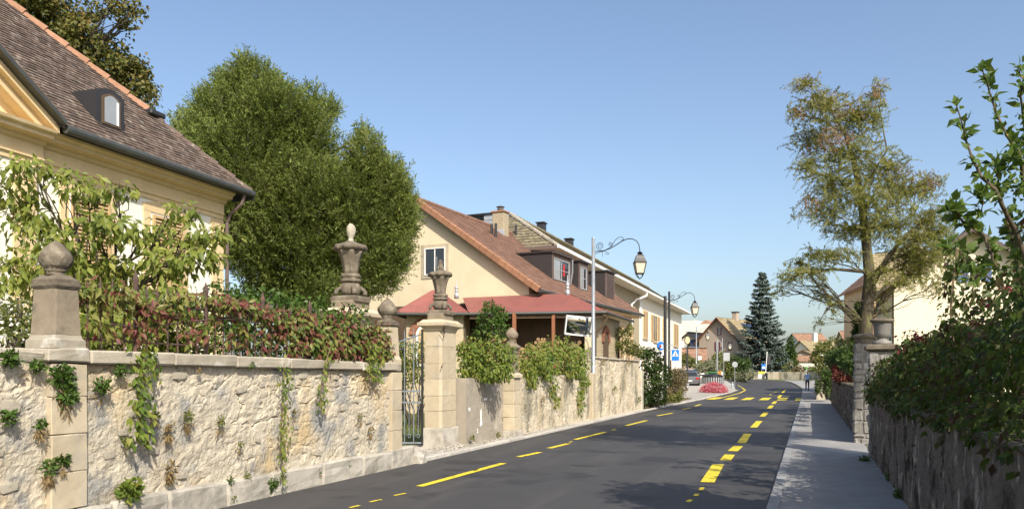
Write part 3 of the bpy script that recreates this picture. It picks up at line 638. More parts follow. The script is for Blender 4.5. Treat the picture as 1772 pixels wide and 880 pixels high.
ball_finial(mp, (-7.105,19.04,2.40), .17, MT['mid_stone'])
mw = empty('render_wall', (-7.15, 23, 0), 0, 'pale patched rubble wall below the green creeper left of lamp post', 'wall')
relief_wall('wall_body', MT['wall_m'], mw, -7.15, 1, 19.36, 27.35, lambda a: 1.46+.02*(a-19), .4, .035, .05, seed=14, flat=.5)
stones_on(mw, -7.155, 19.7, 27, .1, 1.4, 14, (.12,.2))
MB().cbox(-7.42,-7.02,26.9,27.3,-.05,1.62,.02,.006).build('end_pilaster', MT['ashlar'], mw)
fw = empty('tall_render_wall', (-7.1, 31, 0), 0, 'tall pale wall with dark moss streaks right of lamp post', 'wall')
relief_wall('wall_body', MT['wall_m'], fw, -7.12, 1, 27.5, 35.3, lambda a: 2.13, .45, .04, .05, seed=21, flat=.5)
stones_on(fw, -7.125, 27.8, 35, .1, 1.9, 12, (.12,.2))
for i in range(8):
    a0 = 27.5+i*.98; MB().cbox(-7.62,-7.06,a0+.005,a0+.975,2.13,2.20+rnd.uniform(-.01,.015),.02,.015).build('coping_stone', MT['coping'], fw, worn=.014)
MB().cbox(-7.6,-6.98,35.3,35.75,-.05,1.75,.03,.01).build('end_pier', MT['stone_l'], fw)

# ------------------------------------------------------------------ iron fence on the long wall
fe = empty('iron_fence', (LB-.2, 9, wt(9)+.13), 0, 'rusty spear topped iron fence standing on the long wall', 'fence')
fb = LB-.20; a = 5.98; k = 0
while a < 12.0:
    z = wt(a)+.125; big = (k % 7 == 5)
    if big: MB().tube([(fb,a,z),(fb,a,z+.74),(fb,a,z+.80),(fb,a,z+.9)], [.026,.026,.034,.004], 8).build('post', MT['iron'], fe)
    else: MB().tube([(fb,a,z),(fb,a,z+.63),(fb,a,z+.66),(fb,a,z+.78)], [.0105,.0105,.02,.002], 6).build('picket', MT['iron'], fe)
    a += .155; k += 1
for h in (.12, .56): MB().tube([(fb,5.9,wt(5.9)+.125+h),(fb,12.05,wt(12.05)+.125+h)], .011, 6).build('rail', MT['iron'], fe)

# ------------------------------------------------------------------ right hand walls
RB = 1.08
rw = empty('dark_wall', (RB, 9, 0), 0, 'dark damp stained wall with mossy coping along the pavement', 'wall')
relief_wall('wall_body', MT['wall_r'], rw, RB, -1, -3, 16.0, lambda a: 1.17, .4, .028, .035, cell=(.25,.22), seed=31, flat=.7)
a = -3.0
while a < 16:
    e = min(a+rnd.uniform(.5,.9), 16.0); MB().cbox(RB-.03, RB+.45, a+.003, e-.003, 1.165, 1.215+rnd.uniform(-.008,.008), .016, .008).build('coping_stone', MT['moss'], rw, worn=.012); a = e
def rubble_pier(e, x0, x1, y0, y1, H):
    MB().box(x0+.02, x1-.02, y0+.02, y1-.02, -.05, H-.01).build('core', MT['mortar'], e)
    z = 0; k = 0
    while z < H-.08:
        h = min(rnd.uniform(.10,.30), H-z)
        for (u0, u1) in ((0, rnd.uniform(.35,.62)), (None, 1)):
            pass
        cut = x0+(x1-x0)*rnd.uniform(.28,.72)
        MB().cbox(x0+rnd.uniform(-.01,.012), cut-.012, y0+rnd.uniform(-.015,.01), y1-rnd.uniform(0,.02), z+.008, z+h-.008, .028, .022).build('stone', MT['grey_rubble'], e, worn=.016)
        MB().cbox(cut+.012, x1+rnd.uniform(-.012,.012), y0+rnd.uniform(-.015,.01), y1-rnd.uniform(0,.02), z+.008, z+h-.008, .022, .012).build('stone', MT['grey_rubble'], e, worn=.016)
        z += h; k += 1
pa = empty('stone_gatepost', (1.2, 16.3, 0), 0, 'near rubble gatepost carrying a footed stone vase', 'gate pier', 'rubble gateposts on the pavement side')
rubble_pier(pa, RB-.04, RB+.42, 16.02, 16.5, 2.02)
MB().square([(.02,0),(.07,.03),(.07,.09),(.0,.12)], (RB+.19,16.26,2.02), .22, .24).build('cap', MT['dark_stone'], pa)
pb = empty('stone_gatepost', (1.2, 19.6, 0), 0, 'far sunlit rubble gatepost with flat round cap', 'gate pier', 'rubble gateposts on the pavement side')
rubble_pier(pb, .95, 1.42, 19.45, 19.95, 2.28)
MB().lathe([(.19,0),(.2,.1),(.235,.13),(.245,.18),(.17,.22)], (1.17,19.7,2.28), 20).build('cap', MT['dark_stone'], pb, smooth=False)
vz = empty('stone_vase', (1.27,16.26,2.14), 0, 'footed grey stone vase with wide rim on the near gatepost', 'vase')
MB().lathe([(.17,0),(.17,.05),(.10,.08),(.075,.12)], (1.27,16.26,2.14), 20).build('foot', MT['grey_rubble'], vz, smooth=True)
MB().lathe([(.075,.11),(.12,.15),(.138,.21),(.15,.36),(.165,.40)], (1.27,16.26,2.14), 24, wob=lambda g, i: 1+.03*math.cos(g*10)).build('bowl', MT['grey_rubble'], vz, smooth=True)
MB().lathe([(.165,.40),(.205,.42),(.213,.45),(.19,.47),(.09,.475)], (1.27,16.26,2.14), 24).build('rim', MT['dark_stone'], vz, smooth=True)
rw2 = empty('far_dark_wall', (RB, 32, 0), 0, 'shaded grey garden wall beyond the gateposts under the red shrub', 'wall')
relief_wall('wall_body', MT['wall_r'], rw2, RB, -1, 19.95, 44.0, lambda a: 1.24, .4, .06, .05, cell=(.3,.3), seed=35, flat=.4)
for i in range(14): MB().cbox(RB-.03, RB+.44, 20+i*1.72, 21.7+i*1.72, 1.235, 1.29+rnd.uniform(-.01,.02), .02, .015).build('coping_stone', MT['moss'], rw2)
rw3 = empty('low_wall_end', (.9, 52, 0), 0, 'short sunlit wall end beside the pavement near the pedestrian', 'wall')
relief_wall('wall_body', MT['wall_m'], rw3, .42, -1, 51, 58, lambda a: 1.30, .5, .08, .06, seed=44, flat=.4)
for i in range(4): MB().cbox(.38,.98,51+i*1.75,52.7+i*1.75,1.3,1.38,.02,.01).build('coping_stone', MT['coping'], rw3)
# low wall across the bend and hedge bank behind it
bw = empty('bend_wall', (-4,121,gz(121)), 0, 'low pale retaining wall at the far road bend', 'wall')
pts = [(-26,120.5),(-18,121),(-10,120.5),(-4,119.5),(0,117.5),(3.2,113),(4.6,106)]
for (p, q) in zip(pts, pts[1:]):
    d = Vector((q[0]-p[0], q[1]-p[1])); n = Vector((d.y, -d.x)).normalized()*.3; L_ = d.length; k = int(L_/1.6)+1
    for i in range(k):
        c0 = Vector(p)+d*(i/k); c1 = Vector(p)+d*((i+1)/k-.01/L_)
        z = gz(c0.y); MB().prism([(c0.x,c0.y,z-.1),(c1.x,c1.y,z-.1),(c1.x-n.x,c1.y-n.y,z-.1),(c0.x-n.x,c0.y-n.y,z-.1)], (0,0,1.15+rnd.uniform(-.05,.05))).build('wall_stone', MT['wall_m'], bw)
# ------------------------------------------------------------------ building helpers
def tiles(o, al, up, L, H, tw, ex, clip=None, th=.022, jit=.006):
    """courses of overlapping tiles on a slope, each with its own lower edge"""
    o, al, up = Vector(o), Vector(al).normalized(), Vector(up).normalized(); n = al.cross(up)
    if n.z < 0: n = -n
    mb = MB()
    for i in range(int(H/ex)+1):
        for j in range(-1, int(L/tw)+1):
            u = (j + (.5 if i % 2 else 0))*tw; v = i*ex
            if u < -.01 or u+tw > L+tw*.3: continue
            if clip and not clip(u+tw/2, v+ex/2): continue
            l = th + rnd.uniform(-jit, jit); p = o + al*u + up*v; w = al*tw*.95; sk = al*rnd.uniform(-.004,.004)
            k = len(mb.v); q = up*(ex*1.15)
            mb.v += [tuple(p+sk), tuple(p+w+sk), tuple(p+w+n*l+sk), tuple(p+n*l+sk), tuple(p+w+q+n*.004), tuple(p+q+n*.004)]
            mb.f += [(k,k+1,k+2,k+3),(k+3,k+2,k+4,k+5)]
    return mb
class Frame:
    def __init__(s, o, rz): s.o = Vector(o); s.c, s.s = math.cos(rz), math.sin(rz); s.rz = rz
    def w(s, x, y, z=0): return Vector((s.o.x + x*s.c - y*s.s, s.o.y + x*s.s + y*s.c, s.o.z + z))
    def l(s, p): dx, dy = p[0]-s.o.x, p[1]-s.o.y; return Vector((dx*s.c + dy*s.s, -dx*s.s + dy*s.c, p[2]-s.o.z))
    def hit(s, px, py, lp, ln):
        n = Vector((ln[0]*s.c - ln[1]*s.s, ln[0]*s.s + ln[1]*s.c, ln[2])); return s.l(hit(px, py, s.w(*lp), n))
def win(e, plane, u, z0, z1, w, frame, glass, depth=.10, shutters=None, sh_mat=None, mull=1, sill=None, axis='x', fw=.05, cross=0):
    """a real recessed-looking window: casing, panes, mullions; facing +local axis 'x' or -local axis 'y'. local coordinates"""
    def B(mb, u0, u1, d0, d1, za, zb):
        if axis == 'x': return mb.box(plane+d0, plane+d1, u0, u1, za, zb)
        return mb.box(u0, u1, plane-d1, plane-d0, za, zb)
    f = MB()
    for (a_, b_, c_, d_) in ((u-w/2, u-w/2+fw, z0, z1), (u+w/2-fw, u+w/2, z0, z1), (u-w/2+fw, u+w/2-fw, z0, z0+fw), (u-w/2+fw, u+w/2-fw, z1-fw, z1)): B(f, a_, b_, .004, .05, c_, d_)
    fo = f.build('window', frame, e, local=True)
    n = mull+1; iw = (w-2*fw)/n
    for i in range(n): B(MB(), u-w/2+fw+i*iw+.02, u-w/2+fw+(i+1)*iw-.02, .003, .016, z0+fw, z1-fw).build('pane', glass, fo, local=True)
    for i in range(1, n): c = u-w/2+fw+i*iw; B(MB(), c-.02, c+.02, .004, .04, z0+fw, z1-fw).build('mullion', frame, fo, local=True)
    for i in range(cross): c = z0+(z1-z0)*(i+1)/(cross+1); B(MB(), u-w/2+fw, u+w/2-fw, .005, .034, c-.014, c+.014).build('glazing_bar', frame, fo, local=True)
    if sill: B(MB(), u-w/2-.1, u+w/2+.1, .0, .13, z0-.1, z0-.002).build('sill', sill, fo, local=True)
    return fo, B
def shutter(e, B, u0, u1, z0, z1, d, matl, slats=True):
    s = MB(); fw = min(.06, (u1-u0)*.16)
    for (a_, b_, c_, d_) in ((u0,u0+fw,z0,z1),(u1-fw,u1,z0,z1),(u0+fw,u1-fw,z0,z0+fw),(u0+fw,u1-fw,z1-fw,z1)): B(s, a_, b_, d, d+.045, c_, d_)
    so = s.build('shutter', matl, e, local=True)
    if slats:
        z = z0+fw; st = .075
        while z < z1-fw-.02: B(MB(), u0+fw, u1-fw, d+.008, d+.036, z+.006, z+.05).build('slat', matl, so, local=True); z += st
    else: B(MB(), u0+fw, u1-fw, d+.006, d+.03, z0+fw, z1-fw).build('panel', matl, so, local=True)
    return so

# ------------------------------------------------------------------ the mansion on the left
mo = onh(437, 334, 6.2); FM = Frame((mo.x, mo.y, 0), R(2.6))
ma = empty('mansion', FM.o, FM.rz, 'cream and ochre mansion with pediment, louvred shutters and brown tiled roof', 'house')
wx = -.55
MB().box(-9.5, wx, -16, -.5, 0, 5.6).build('wall', MT['mansion'], ma, local=True)
MB().box(-9, wx+.10, -15.6, -5.95, 0, 5.58).build('projecting_bay', MT['mansion'], ma, local=True)
def mould(name, x, y0, y1, prof, m_=MT['ochre']):
    mb = MB(); mb.prism([(x-.3, y0, prof[0][1])] + [(x+p, y0, z) for (p, z) in prof] + [(x-.3, y0, prof[-1][1])], (0, y1-y0, 0)); return mb.build(name, m_, ma, local=True)
PR = [(.03,5.47),(.03,5.56),(.07,5.58),(.07,5.61),(.04,5.62),(.04,5.84),(.08,5.86),(.12,5.90),(.12,5.93),(.30,5.96),(.30,6.02),(.38,6.06),(.40,6.11)]
mould('entablature', wx, -5.95, -.46, PR); mould('entablature', wx+.10, -16, -5.80, [(p+.006, z) for (p, z) in PR])
MB().tube([(.02, y, 6.17) for y in (-5.7, -.0)], .085, 10).build('gutter', MT['gutter'], ma, local=True)
MB().box(-.62, .02, -.0, .05, 6.02, 6.2).build('eave_return', MT['gutter'], ma, local=True)
# corner pilaster of coursed blocks
for k in range(17): MB().cbox(wx-.3, wx+.045, -.92, -.46, .02+k*.32, .325+k*.32, .018).build('quoin', MT['ochre'], ma, local=True)
for k in range(17): MB().cbox(wx-.2, wx+.145, -6.42, -5.93, .02+k*.32, .325+k*.32, .014).build('quoin', MT['ochre'], ma, local=True)
MB().tube([(-.02,-.30,6.1),(-.08,-.34,5.85),(-.36,-.40,5.62),(wx+.1,-.42,5.4),(wx+.1,-.42,.2)], .045, 8).build('downpipe', MT['metal_brown2'], ma, local=True)
for (u, z0, z1, fl) in ((-2.45,3.55,5.15,0),(-4.62,3.55,5.15,0),(-7.4,3.55,5.15,1),(-2.45,.9,2.6,0),(-4.62,.9,2.6,0)):
    x = wx + (.10 if fl else 0); w = .98
    fo, B = win(ma, x, u, z0, z1, w, MT['white'], MT['glass'], sill=MT['ochre'])
    for s in (-1, 1): shutter(fo, B, u+(s*w/4)-w/4+.01, u+(s*w/4)+w/4-.01, z0+.02, z1-.02, .055, MT['shutter_p'])
    for s in (-1, 1): MB().cbox(x-.1, x+.035, u+s*(w/2+.11)-.11, u+s*(w/2+.11)+.11, z0-.05, z1+.05, .01).build('jamb', MT['ochre'], fo, local=True)
    n = 9; a_ = [(x-.05, u+(w/2+.22)*t, z1+.05+.0) for t in (-1, 1)]
    arch = [(x-.1, u-(w/2+.22)*math.cos(math.pi*i/n*1), 0) for i in range(n+1)]
    top = [(x-.1, u-(w/2+.22)+(w+.44)*i/n, z1+.05+.16+.13*math.sin(math.pi*i/n)) for i in range(n+1)]
    MB().prism([(x-.1, u-(w/2+.22), z1+.05)] + top + [(x-.1, u+(w/2+.22), z1+.05)] , (.137,0,0)).build('lintel', MT['ochre'], fo, local=True)
# pediment over the projecting bay
ya, yb, yc = -5.75, -13.55, -9.65; za = 6.15; zc = za + (ya-yc)*.66; px0 = wx+.14
MB().prism([(px0-.3,ya-.35,za),(px0-.3,yb+.35,za),(px0-.3,yc,zc-.25)], (.24,0,0)).build('tympanum', MT['ochre'], ma, local=True)
for sgn, yy in ((1, ya), (-1, yb)):
    pp_ = lambda x, d, o: None
    for (x0, x1, d0, d1, nm, mt_) in ((-.35, .20, -.36, -.20, 'raking_moulding', 'ochre'), (-.35, .34, -.196, -.06, 'raking_cornice', 'ochre'), (-.35, .52, -.056, .03, 'raking_gutter', 'gutter')):
        MB().prism([(px0+x0, yy, za+d0+.12), (px0+x0, yc, zc+d0+.12), (px0+x0, yc, zc+d1+.12), (px0+x0, yy, za+d1+.12)], (x1-x0,0,0)).build(nm, MT[mt_], ma, local=True)
    MB().prism([(px0+.5, yy, za+.16), (px0+.5, yc, zc+.16), (px0+.5, yc, zc+.2), (px0+.5, yy, za+.2)], (-(zc-za)-1.0,0,0)).build('pediment_roof', MT['tile_dark'], ma, local=True)
# hipped roof at 45 degrees with its tiles
rd = 6.6; rf = MB(); ez = 6.17
rf.add([(0,0,ez),(0,-17,ez),(-rd,-17,ez+rd),(-rd,-rd,ez+rd),(-2*rd,0,ez),(-2*rd,-17,ez),(0,-5.75,ez),(-2.65,-9.65,ez+2.65),(0,-13.55,ez)], [(0,6,7,3),(7,8,1,2,3),(0,3,4),(3,2,5,4)])
ro = rf.build('roof', MT['tile_dark'], ma, local=True, fix=False)
q2 = 2**.5
tiles((.03,0,ez+.0), (0,-1,0), (-1,0,1), 11.5, 8.0, .17, .125, lambda u, v: u > v/q2+.02 and (u < 5.7 or u > 13.6 or v/q2 > .12+.66*(min(u,19.3-u)-5.75)), .024, .007).build('roof_tiles', MT['tile_dark'], ro, local=True, kind='stuff', fix=False)
tiles((0,.0,ez), (-1,0,0), (0,-1,1), 6, 7, .17, .125, lambda u, v: u > v/q2+.05).build('hip_tiles', MT['tile_dark'], ro, local=True, kind='stuff', fix=False)
for k in range(24):
    t0 = 1.75+k*.3; o_ = []
    MB().tube([(-t0+.02,-t0+.02,ez+t0+.02),(-t0-.30,-t0-.30,ez+t0+.31)], [.115,.09], 8).build('ridge_tile', MT['tile_orange'], ro, local=True)
for k in range(6): t0 = .05+k*.29; MB().tube([(-t0+.02,-t0+.02,ez+t0+.01),(-t0-.29,-t0-.29,ez+t0+.29)], [.085,.07], 8).build('ridge_tile', MT['tile_dark'], ro, local=True)
MB().cbox(-1.85,-1.45,-1.9,-1.4,ez+1.62,ez+1.75,.03).build('roof_vent', MT['metal_dark'], ro, local=True)
# arched dormer
dp = FM.hit(190, 222, (0,0,ez), (1,0,1)); dx, dy, dz_ = dp; dw = .27
dm = empty('dormer', dp, 0); dm.parent = ma
def arch_pts(x, hw, zb, zs, rise, n=8): return [(x,-hw,zb)] + [(x,-hw+2*hw*i/n, zs+rise*math.sin(math.pi*i/n)) for i in range(n+1)] + [(x,hw,zb)]
MB().prism(arch_pts(.02, dw+.1, -.1, .70, .10), (-1.15,0,0)).build('cheeks', MT['metal_dark'], dm, local=True)
MB().prism(arch_pts(.02, dw-.03, .04, .60, .10), (.035,0,0)).build('casing', MT['wood'], dm, local=True)
MB().prism(arch_pts(.02, dw-.08, .08, .57, .085), (.045,0,0)).build('pane', MT['glass_pale'], dm, local=True)
MB().box(.05,.072,dw-.15,dw-.10,.08,.56).build('sash', MT['white'], dm, local=True)
MB().box(-.02,.09,-dw-.12,dw+.12,-.1,-.02).build('apron', MT['metal_dark'], dm, local=True)

# ------------------------------------------------------------------ the cream barn-like house
bo = onb(933, 500, -10.3); FB = Frame((bo.x, bo.y, 0), -R(4.8)); BE = bo.z
ba = empty('gabled_house', FB.o, FB.rz, 'cream gabled house with red brown tiled roof and three dark dormers', 'house')
rp_ = FB.hit(716, 343, (0,0,0), (0,1,0)); rx, rz_ = rp_.x, rp_.z; LN = 15.2; sl = (rz_-BE)/(-rx); gy = .32
MB().prism([(rx*2+.55,gy,0),(-.6,gy,0),(-.6,gy,BE+.6*sl-.16),(rx,gy,rz_-.16),(rx*2+.55,gy,BE+.5*sl-.16)], (0,LN-.5,0)).build('wall', MT['cream'], ba, local=True)
ro = MB().prism([(0,0,BE-.02),(rx,0,rz_-.02),(2*rx,0,BE-.02),(2*rx,0,BE-.14),(rx,0,rz_-.14),(0,0,BE-.14)], (0,LN,0)).build('roof', MT['tile_red'], ba, local=True)
sl_l = math.hypot(rx, rz_-BE)
tiles((0,0,BE), (0,1,0), (rx,0,rz_-BE), LN, sl_l, .24, .26, None, .03, .004).build('roof_tiles', MT['tile_red'], ro, local=True, kind='stuff', fix=False)
for i in range(40): t0 = i/40*LN; MB().tube([(rx,t0,rz_+.03),(rx,t0+LN/40,rz_+.03)], [.12,.10], 8).build('ridge_tile', MT['tile_red'], ro, local=True)
ud = Vector((rx,0,rz_-BE)).normalized(); nn = Vector((-(rz_-BE),0,rx)).normalized(); nn = nn if nn.z > 0 else -nn
k = 20
for i in range(k):                                                            # verge tiles down the gable edge
    p0 = Vector((0,0,BE))+ud*(sl_l*i/k); p1 = Vector((0,0,BE))+ud*(sl_l*(i+1)/k-.01)
    MB().prism([p0-nn*.15+Vector((0,-.035,0)), p1-nn*.15+Vector((0,-.035,0)), p1+nn*.05+Vector((0,-.035,0)), p0+nn*.05+Vector((0,-.035,0))], (0,.033,0)).build('verge_tile', MT['verge'], ro, local=True)
    MB().tube([p0+nn*.05+Vector((0,.03,0)), p1+nn*.05+Vector((0,.03,0))], [.075,.065], 8).build('verge_cap', MT['verge'], ro, local=True)
MB().tube([(.06,-.02,BE-.07),(.06,LN,BE-.07)], .07, 8).build('gutter', MT['gutter'], ba, local=True)
MB().box(-.6,-.02,gy+.02,LN-.2,BE-.24,BE-.15).build('soffit', MT['shutter'], ba, local=True)
MB().tube([(.05,.1,BE-.1),(-.2,.25,BE-.35),(-.5,.25,BE-.55)], .04, 6).build('gutter_outlet', MT['gutter'], ba, local=True)
wl = FB.hit(735, 430, (0,gy,0), (0,1,0)); wr = FB.hit(771, 474, (0,gy,0), (0,1,0)); uc = (wl.x+wr.x)/2; ww = wr.x-wl.x
fo, B = win(ba, gy, uc, wr.z, wl.z, ww, MT['white'], MT['glass'], axis='y', mull=1, fw=.045)
for (a_, b_, c_, d_) in ((uc-ww/2-.16,uc-ww/2,wr.z-.16,wl.z+.16),(uc+ww/2,uc+ww/2+.16,wr.z-.16,wl.z+.16),(uc-ww/2,uc+ww/2,wr.z-.16,wr.z),(uc-ww/2,uc+ww/2,wl.z,wl.z+.16)): B(MB(), a_, b_, .0, .03, c_, d_).build('stone_surround', MT['ashlar'], fo, local=True)
ov = FB.hit(697, 458, (0,gy,0), (0,1,0))
o2 = MB().prism([(ov.x+.42*math.cos(t), gy-.03, ov.z+.42*math.sin(t)) for t in np.linspace(0, 6.283, 21)[:-1]], (0,.04,0)).build('round_window', MT['ashlar'], ba, local=True)
MB().prism([(ov.x+.34*math.cos(t), gy-.04, ov.z+.34*math.sin(t)) for t in np.linspace(0, 6.283, 21)[:-1]], (0,.03,0)).build('pane', MT['glass'], o2, local=True)
# dormers on the street slope
def slope_hit(px, py): return FB.hit(px, py, (0,0,BE), (nn.x, 0, nn.z))
def dormer(px0, px1, pyb, pyt, kind):
    p = slope_hit(px0, pyb); q = FB.hit(px1, pyb, (p.x,0,0), (1,0,0)); t = FB.hit(px0, pyt, (p.x,0,0), (1,0,0)); y0, y1, z0, z1, x = p.y, q.y, p.z, t.z, p.x
    d = empty('dormer', (x, y0, z0), 0); d.parent = ba; w = y1-y0; h = z1-z0; back = h/sl+.3
    MB().prism([(0,0,-.12),(0,0,h),(-back,0,h),(0,0,-.12)][:3], (0,w,0)).build('cheeks', MT['metal_brown'], d, local=True)
    MB().box(-back,.16,-.08,w+.08,h,h+.07).build('dormer_roof', MT['metal_dark'], d, local=True)
    MB().box(.003,.05,0,w,h-.22,h-.01).build('fascia', MT['metal_brown2'], d, local=True)
    for yy in (0, w-.14): MB().box(.003,.055,yy,yy+.14,-.05,h-.225).build('jamb', MT['metal_brown2'], d, local=True)
    if kind == 'louvre': 
        fo = MB().box(.002,.02,.145,w-.145,.02,h-.23).build('shutter', MT['metal_brown2'], d, local=True); z = .05
        while z < h-.3: MB().box(.02,.05,.16,w-.16,z,z+.05).build('slat', MT['metal_brown2'], fo, local=True); z += .1
    else:
        fo, B = win(d, .0, w/2, .04, h-.23, w-.3, MT['zinc'], MT['glass'], mull=1, cross=1, fw=.045)
        if kind == 'wide': MB().box(.02,.03,w*.6,w*.68,.3,h-.4).build('red_curtain', MT['signred'], fo, local=True)
        MB().box(.02,.032,.17,w*.42,.1,h-.3).build('curtain', MT['glass_pale'], fo, local=True)
    if kind == 'wide': MB().tube([(.12,w+.05,h),(.12,w+.05,.6),(.02,w+.02,-.1)], .04, 6).build('downpipe', MT['galv'], d, local=True)
    if kind == 'wide': MB().box(.02,.17,-.08,w+.08,h-.03,h+.0).build('eave_strip', MT['metal_brown2'], d, local=True)
dormer(955, 986, 483, 436, 'wide'); dormer(1001, 1016, 500, 452, 'small'); dormer(1047, 1062, 514, 469, 'louvre')
# chimney, flues and roof vent stacks
p = slope_hit(866, 402); ch = empty('chimney', (p.x, p.y, p.z-.4), 0); ch.parent = ba
MB().cbox(-.34,.34,-.30,.30,0,1.42,.02).build('stack', MT['tan_wall'], ch, local=True); MB().cbox(-.40,.40,-.36,.36,1.42,1.50,.01).build('slab', MT['tile_orange'], ch, local=True)
for k in range(3): MB().lathe([(.17,0),(.19,.03),(.12,.06)], (0,0,1.5+k*.08), 12).build('cowl_ring', MT['galv'], ch, local=True)
MB().lathe([(.24,0),(.05,.08)], (0,0,1.74), 12).build('cowl_cap', MT['galv'], ch, local=True); MB().cbox(-.4,.38,-.35,-.3,-.1,.5,.01).build('flashing', MT['zinc'], ch, local=True)
for (x, y, h) in ((851,405,.5),(858,411,.7),(893,411,.7),(903,418,.4),(911,422,.5)):
    p = slope_hit(x, y); MB().tube([p-Vector((0,0,.1)), p+Vector((0,0,h))], .07, 8).build('vent_pipe', MT['metal_dark'], ba, local=True)
p = W(838, 389, 44); e = empty('roof_plant', p, FB.rz, 'grey louvred roof box behind the cream gable ridge', 'roof box')
MB().box(-.9,.9,-.6,.6,-.6,.12).build('casing', MT['zinc'], e, local=True); MB().box(-1.0,1.0,-.7,.7,.42,.5).build('lid', MT['metal_dark'], e, local=True)
for k in range(3): MB().box(-.85,.3,-.66,-.6,.14+k*.1,.18+k*.1).build('louvre', MT['metal_dark'], e, local=True)
MB().box(.3,.88,-.62,.6,.12,.42).build('end_panel', MT['zinc'], e, local=True); MB().box(-.88,.3,-.5,.6,.121,.419).build('core', MT['metal_dark'], e, local=True)
# shuttered windows below the street eave
for (x0, x1) in ((1066, 1078), (1082, 1094)):
    a0 = FB.hit(x0, 585, (-.6,0,0), (1,0,0)); a1 = FB.hit(x1, 585, (-.6,0,0), (1,0,0)); B = lambda mb, u0, u1, d0, d1, za, zb: mb.box(-.6+d0, -.6+d1, u0, u1, za, zb)
    shutter(ba, B, a0.y, a1.y, 2.2, 4.3, .01, MT['shutter'], False)

# ------------------------------------------------------------------ red roofed pavilion and porch
E1 = W(690, 537, 31.6); E1.z = 4.0; E2 = W(1048, 536, 31.0); E2.z = 4.05; E3 = onb(1096, 553, -7.55); E3.z = 4.05
pv = empty('pavilion', (E2.x-4, E2.y, 0), 0, 'red corrugated roofed porch pavilion with brick walls in front of gable', 'pavilion')
ed = (E2-E1); ed.z = 0; ed.normalize(); bk = Vector((-ed.y, ed.x, 0))
def corr(name, quad, pitch=.09, amp=.018):
    """corrugated sheet over a quad: eave a->b, top d<-c"""
    a, b, c, d = [Vector(q) for q in quad]; L_ = (b-a).length; n = int(L_/(pitch/4)); mb = MB(); nr = (b-a).cross(d-a).normalized()
    if nr.z < 0: nr = -nr
    for i in range(n+1):
        t = i/n; h = nr*amp*math.cos(t*L_/pitch*2*math.pi)
        mb.v += [tuple(a.lerp(b, t)+h), tuple(d.lerp(c, t)+h)]
    for i in range(n): mb.f.append((2*i, 2*i+2, 2*i+3, 2*i+1))
    return mb.build(name, MT['redroof'], pv, fix=False, smooth=True)
fl_ = W(683, 533, 31.3); fl_.z = 4.0; fr_ = W(812, 536, 31.3); fr_.z = 4.0; ap = W(754, 502, 33.2); apb = ap + bk*1.2
T1 = hit(800, 512, (0, bo.y+.45, 0), (0,1,0)); T2 = hit(984, 513, (0, bo.y+.45, 0), (0,1,0)); T1.z = T2.z = 4.85
T2 = Vector((T2.x, bo.y+.3, 4.85)); T3 = FB.w(-.7, 7.0, 4.75)
corr('roof', (fr_+bk*.3-ed*.05, E2, T2, Vector((T1.x, T1.y, 4.85)))); corr('roof', (E2, E3, T3, T2)); corr('roof', (fl_, fr_, ap+ed*.15, ap-ed*.15))
flb = fl_ + bk*2.9; frb = fr_ + bk*2.9; corr('roof', (flb, fl_, ap-ed*.1, apb)); corr('roof', (fr_, frb, apb, ap+ed*.1)); corr('roof', (frb, flb, apb, apb))
MB().tube([fr_+bk*.02-Vector((0,0,.06)), E2-Vector((0,0,.06)), E3-Vector((0,0,.06))], .055, 8).build('gutter', MT['gutter'], pv)
MB().tube([flb-Vector((0,0,.06)), fl_-Vector((0,0,.06)), fr_-Vector((0,0,.06))], .055, 8).build('gutter', MT['gutter'], pv)
def finial(p, s=1.0):
    f = empty('finial', p, 0); f.parent = pv; f.location = p - Vector(pv.location)
    MB().lathe([(.16*s,-.1),(.16*s,.18*s),(.10*s,.2*s),(.08*s,.3*s),(.15*s,.33*s),(.15*s,.37*s),(.08*s,.4*s),(.11*s,.5*s),(.16*s,.58*s),(.11*s,.66*s),(.04*s,.7*s),(.02*s,1.2*s)], (0,0,0), 12).build('turned_zinc', MT['zinc'], f, local=True, smooth=True)
finial(W(790, 512, 33.5), .6); finial(Vector((T2.x, T2.y, 4.85)), .62)
mbk = bpy.data.materials.new('buff_brickwork'); mbk.use_nodes = True; nt = mbk.node_tree; bt = nt.nodes.new('ShaderNodeTexBrick'); tcn = nt.nodes.new('ShaderNodeTexCoord'); mpn = nt.nodes.new('ShaderNodeMapping'); mpn.inputs['Rotation'].default_value = (R(90), 0, 0)
nt.links.new(tcn.outputs['Object'], mpn.inputs[0]); nt.links.new(mpn.outputs[0], bt.inputs[0]); nt.links.new(bt.outputs[0], nt.nodes['Principled BSDF'].inputs['Base Color'])
bt.inputs['Scale'].default_value = 4.2; bt.inputs['Color1'].default_value = (.50,.41,.27,1); bt.inputs['Color2'].default_value = (.40,.32,.20,1); bt.inputs['Mortar'].default_value = (.30,.26,.2,1); bt.inputs['Mortar Size'].default_value = .022; MT['brickwall'] = mbk
w0 = fl_ + ed*.35 + bk*.5; w1 = fr_ - ed*.3 + bk*.5
MB().prism([(w0.x,w0.y,0),(w1.x,w1.y,0),(w1.x,w1.y,3.95),(w0.x,w0.y,3.95)], bk*2.1).build('wall', MT['brickwall'], pv)
wc = W(738, 590, 31.8); wc = w0 + ed*((wc-w0).dot(ed)); fp = -bk*.03
def wpt(u, z, d=0): q = wc + ed*u - bk*(.02+d); return Vector((q.x, q.y, z))
wo = MB().prism([wpt(-.40,1.9),wpt(.40,1.9)] + [wpt(.40*math.cos(t), 3.15+.40*math.sin(t)) for t in np.linspace(0, math.pi, 9)], -bk*.03).build('arched_window', MT['white'], pv)
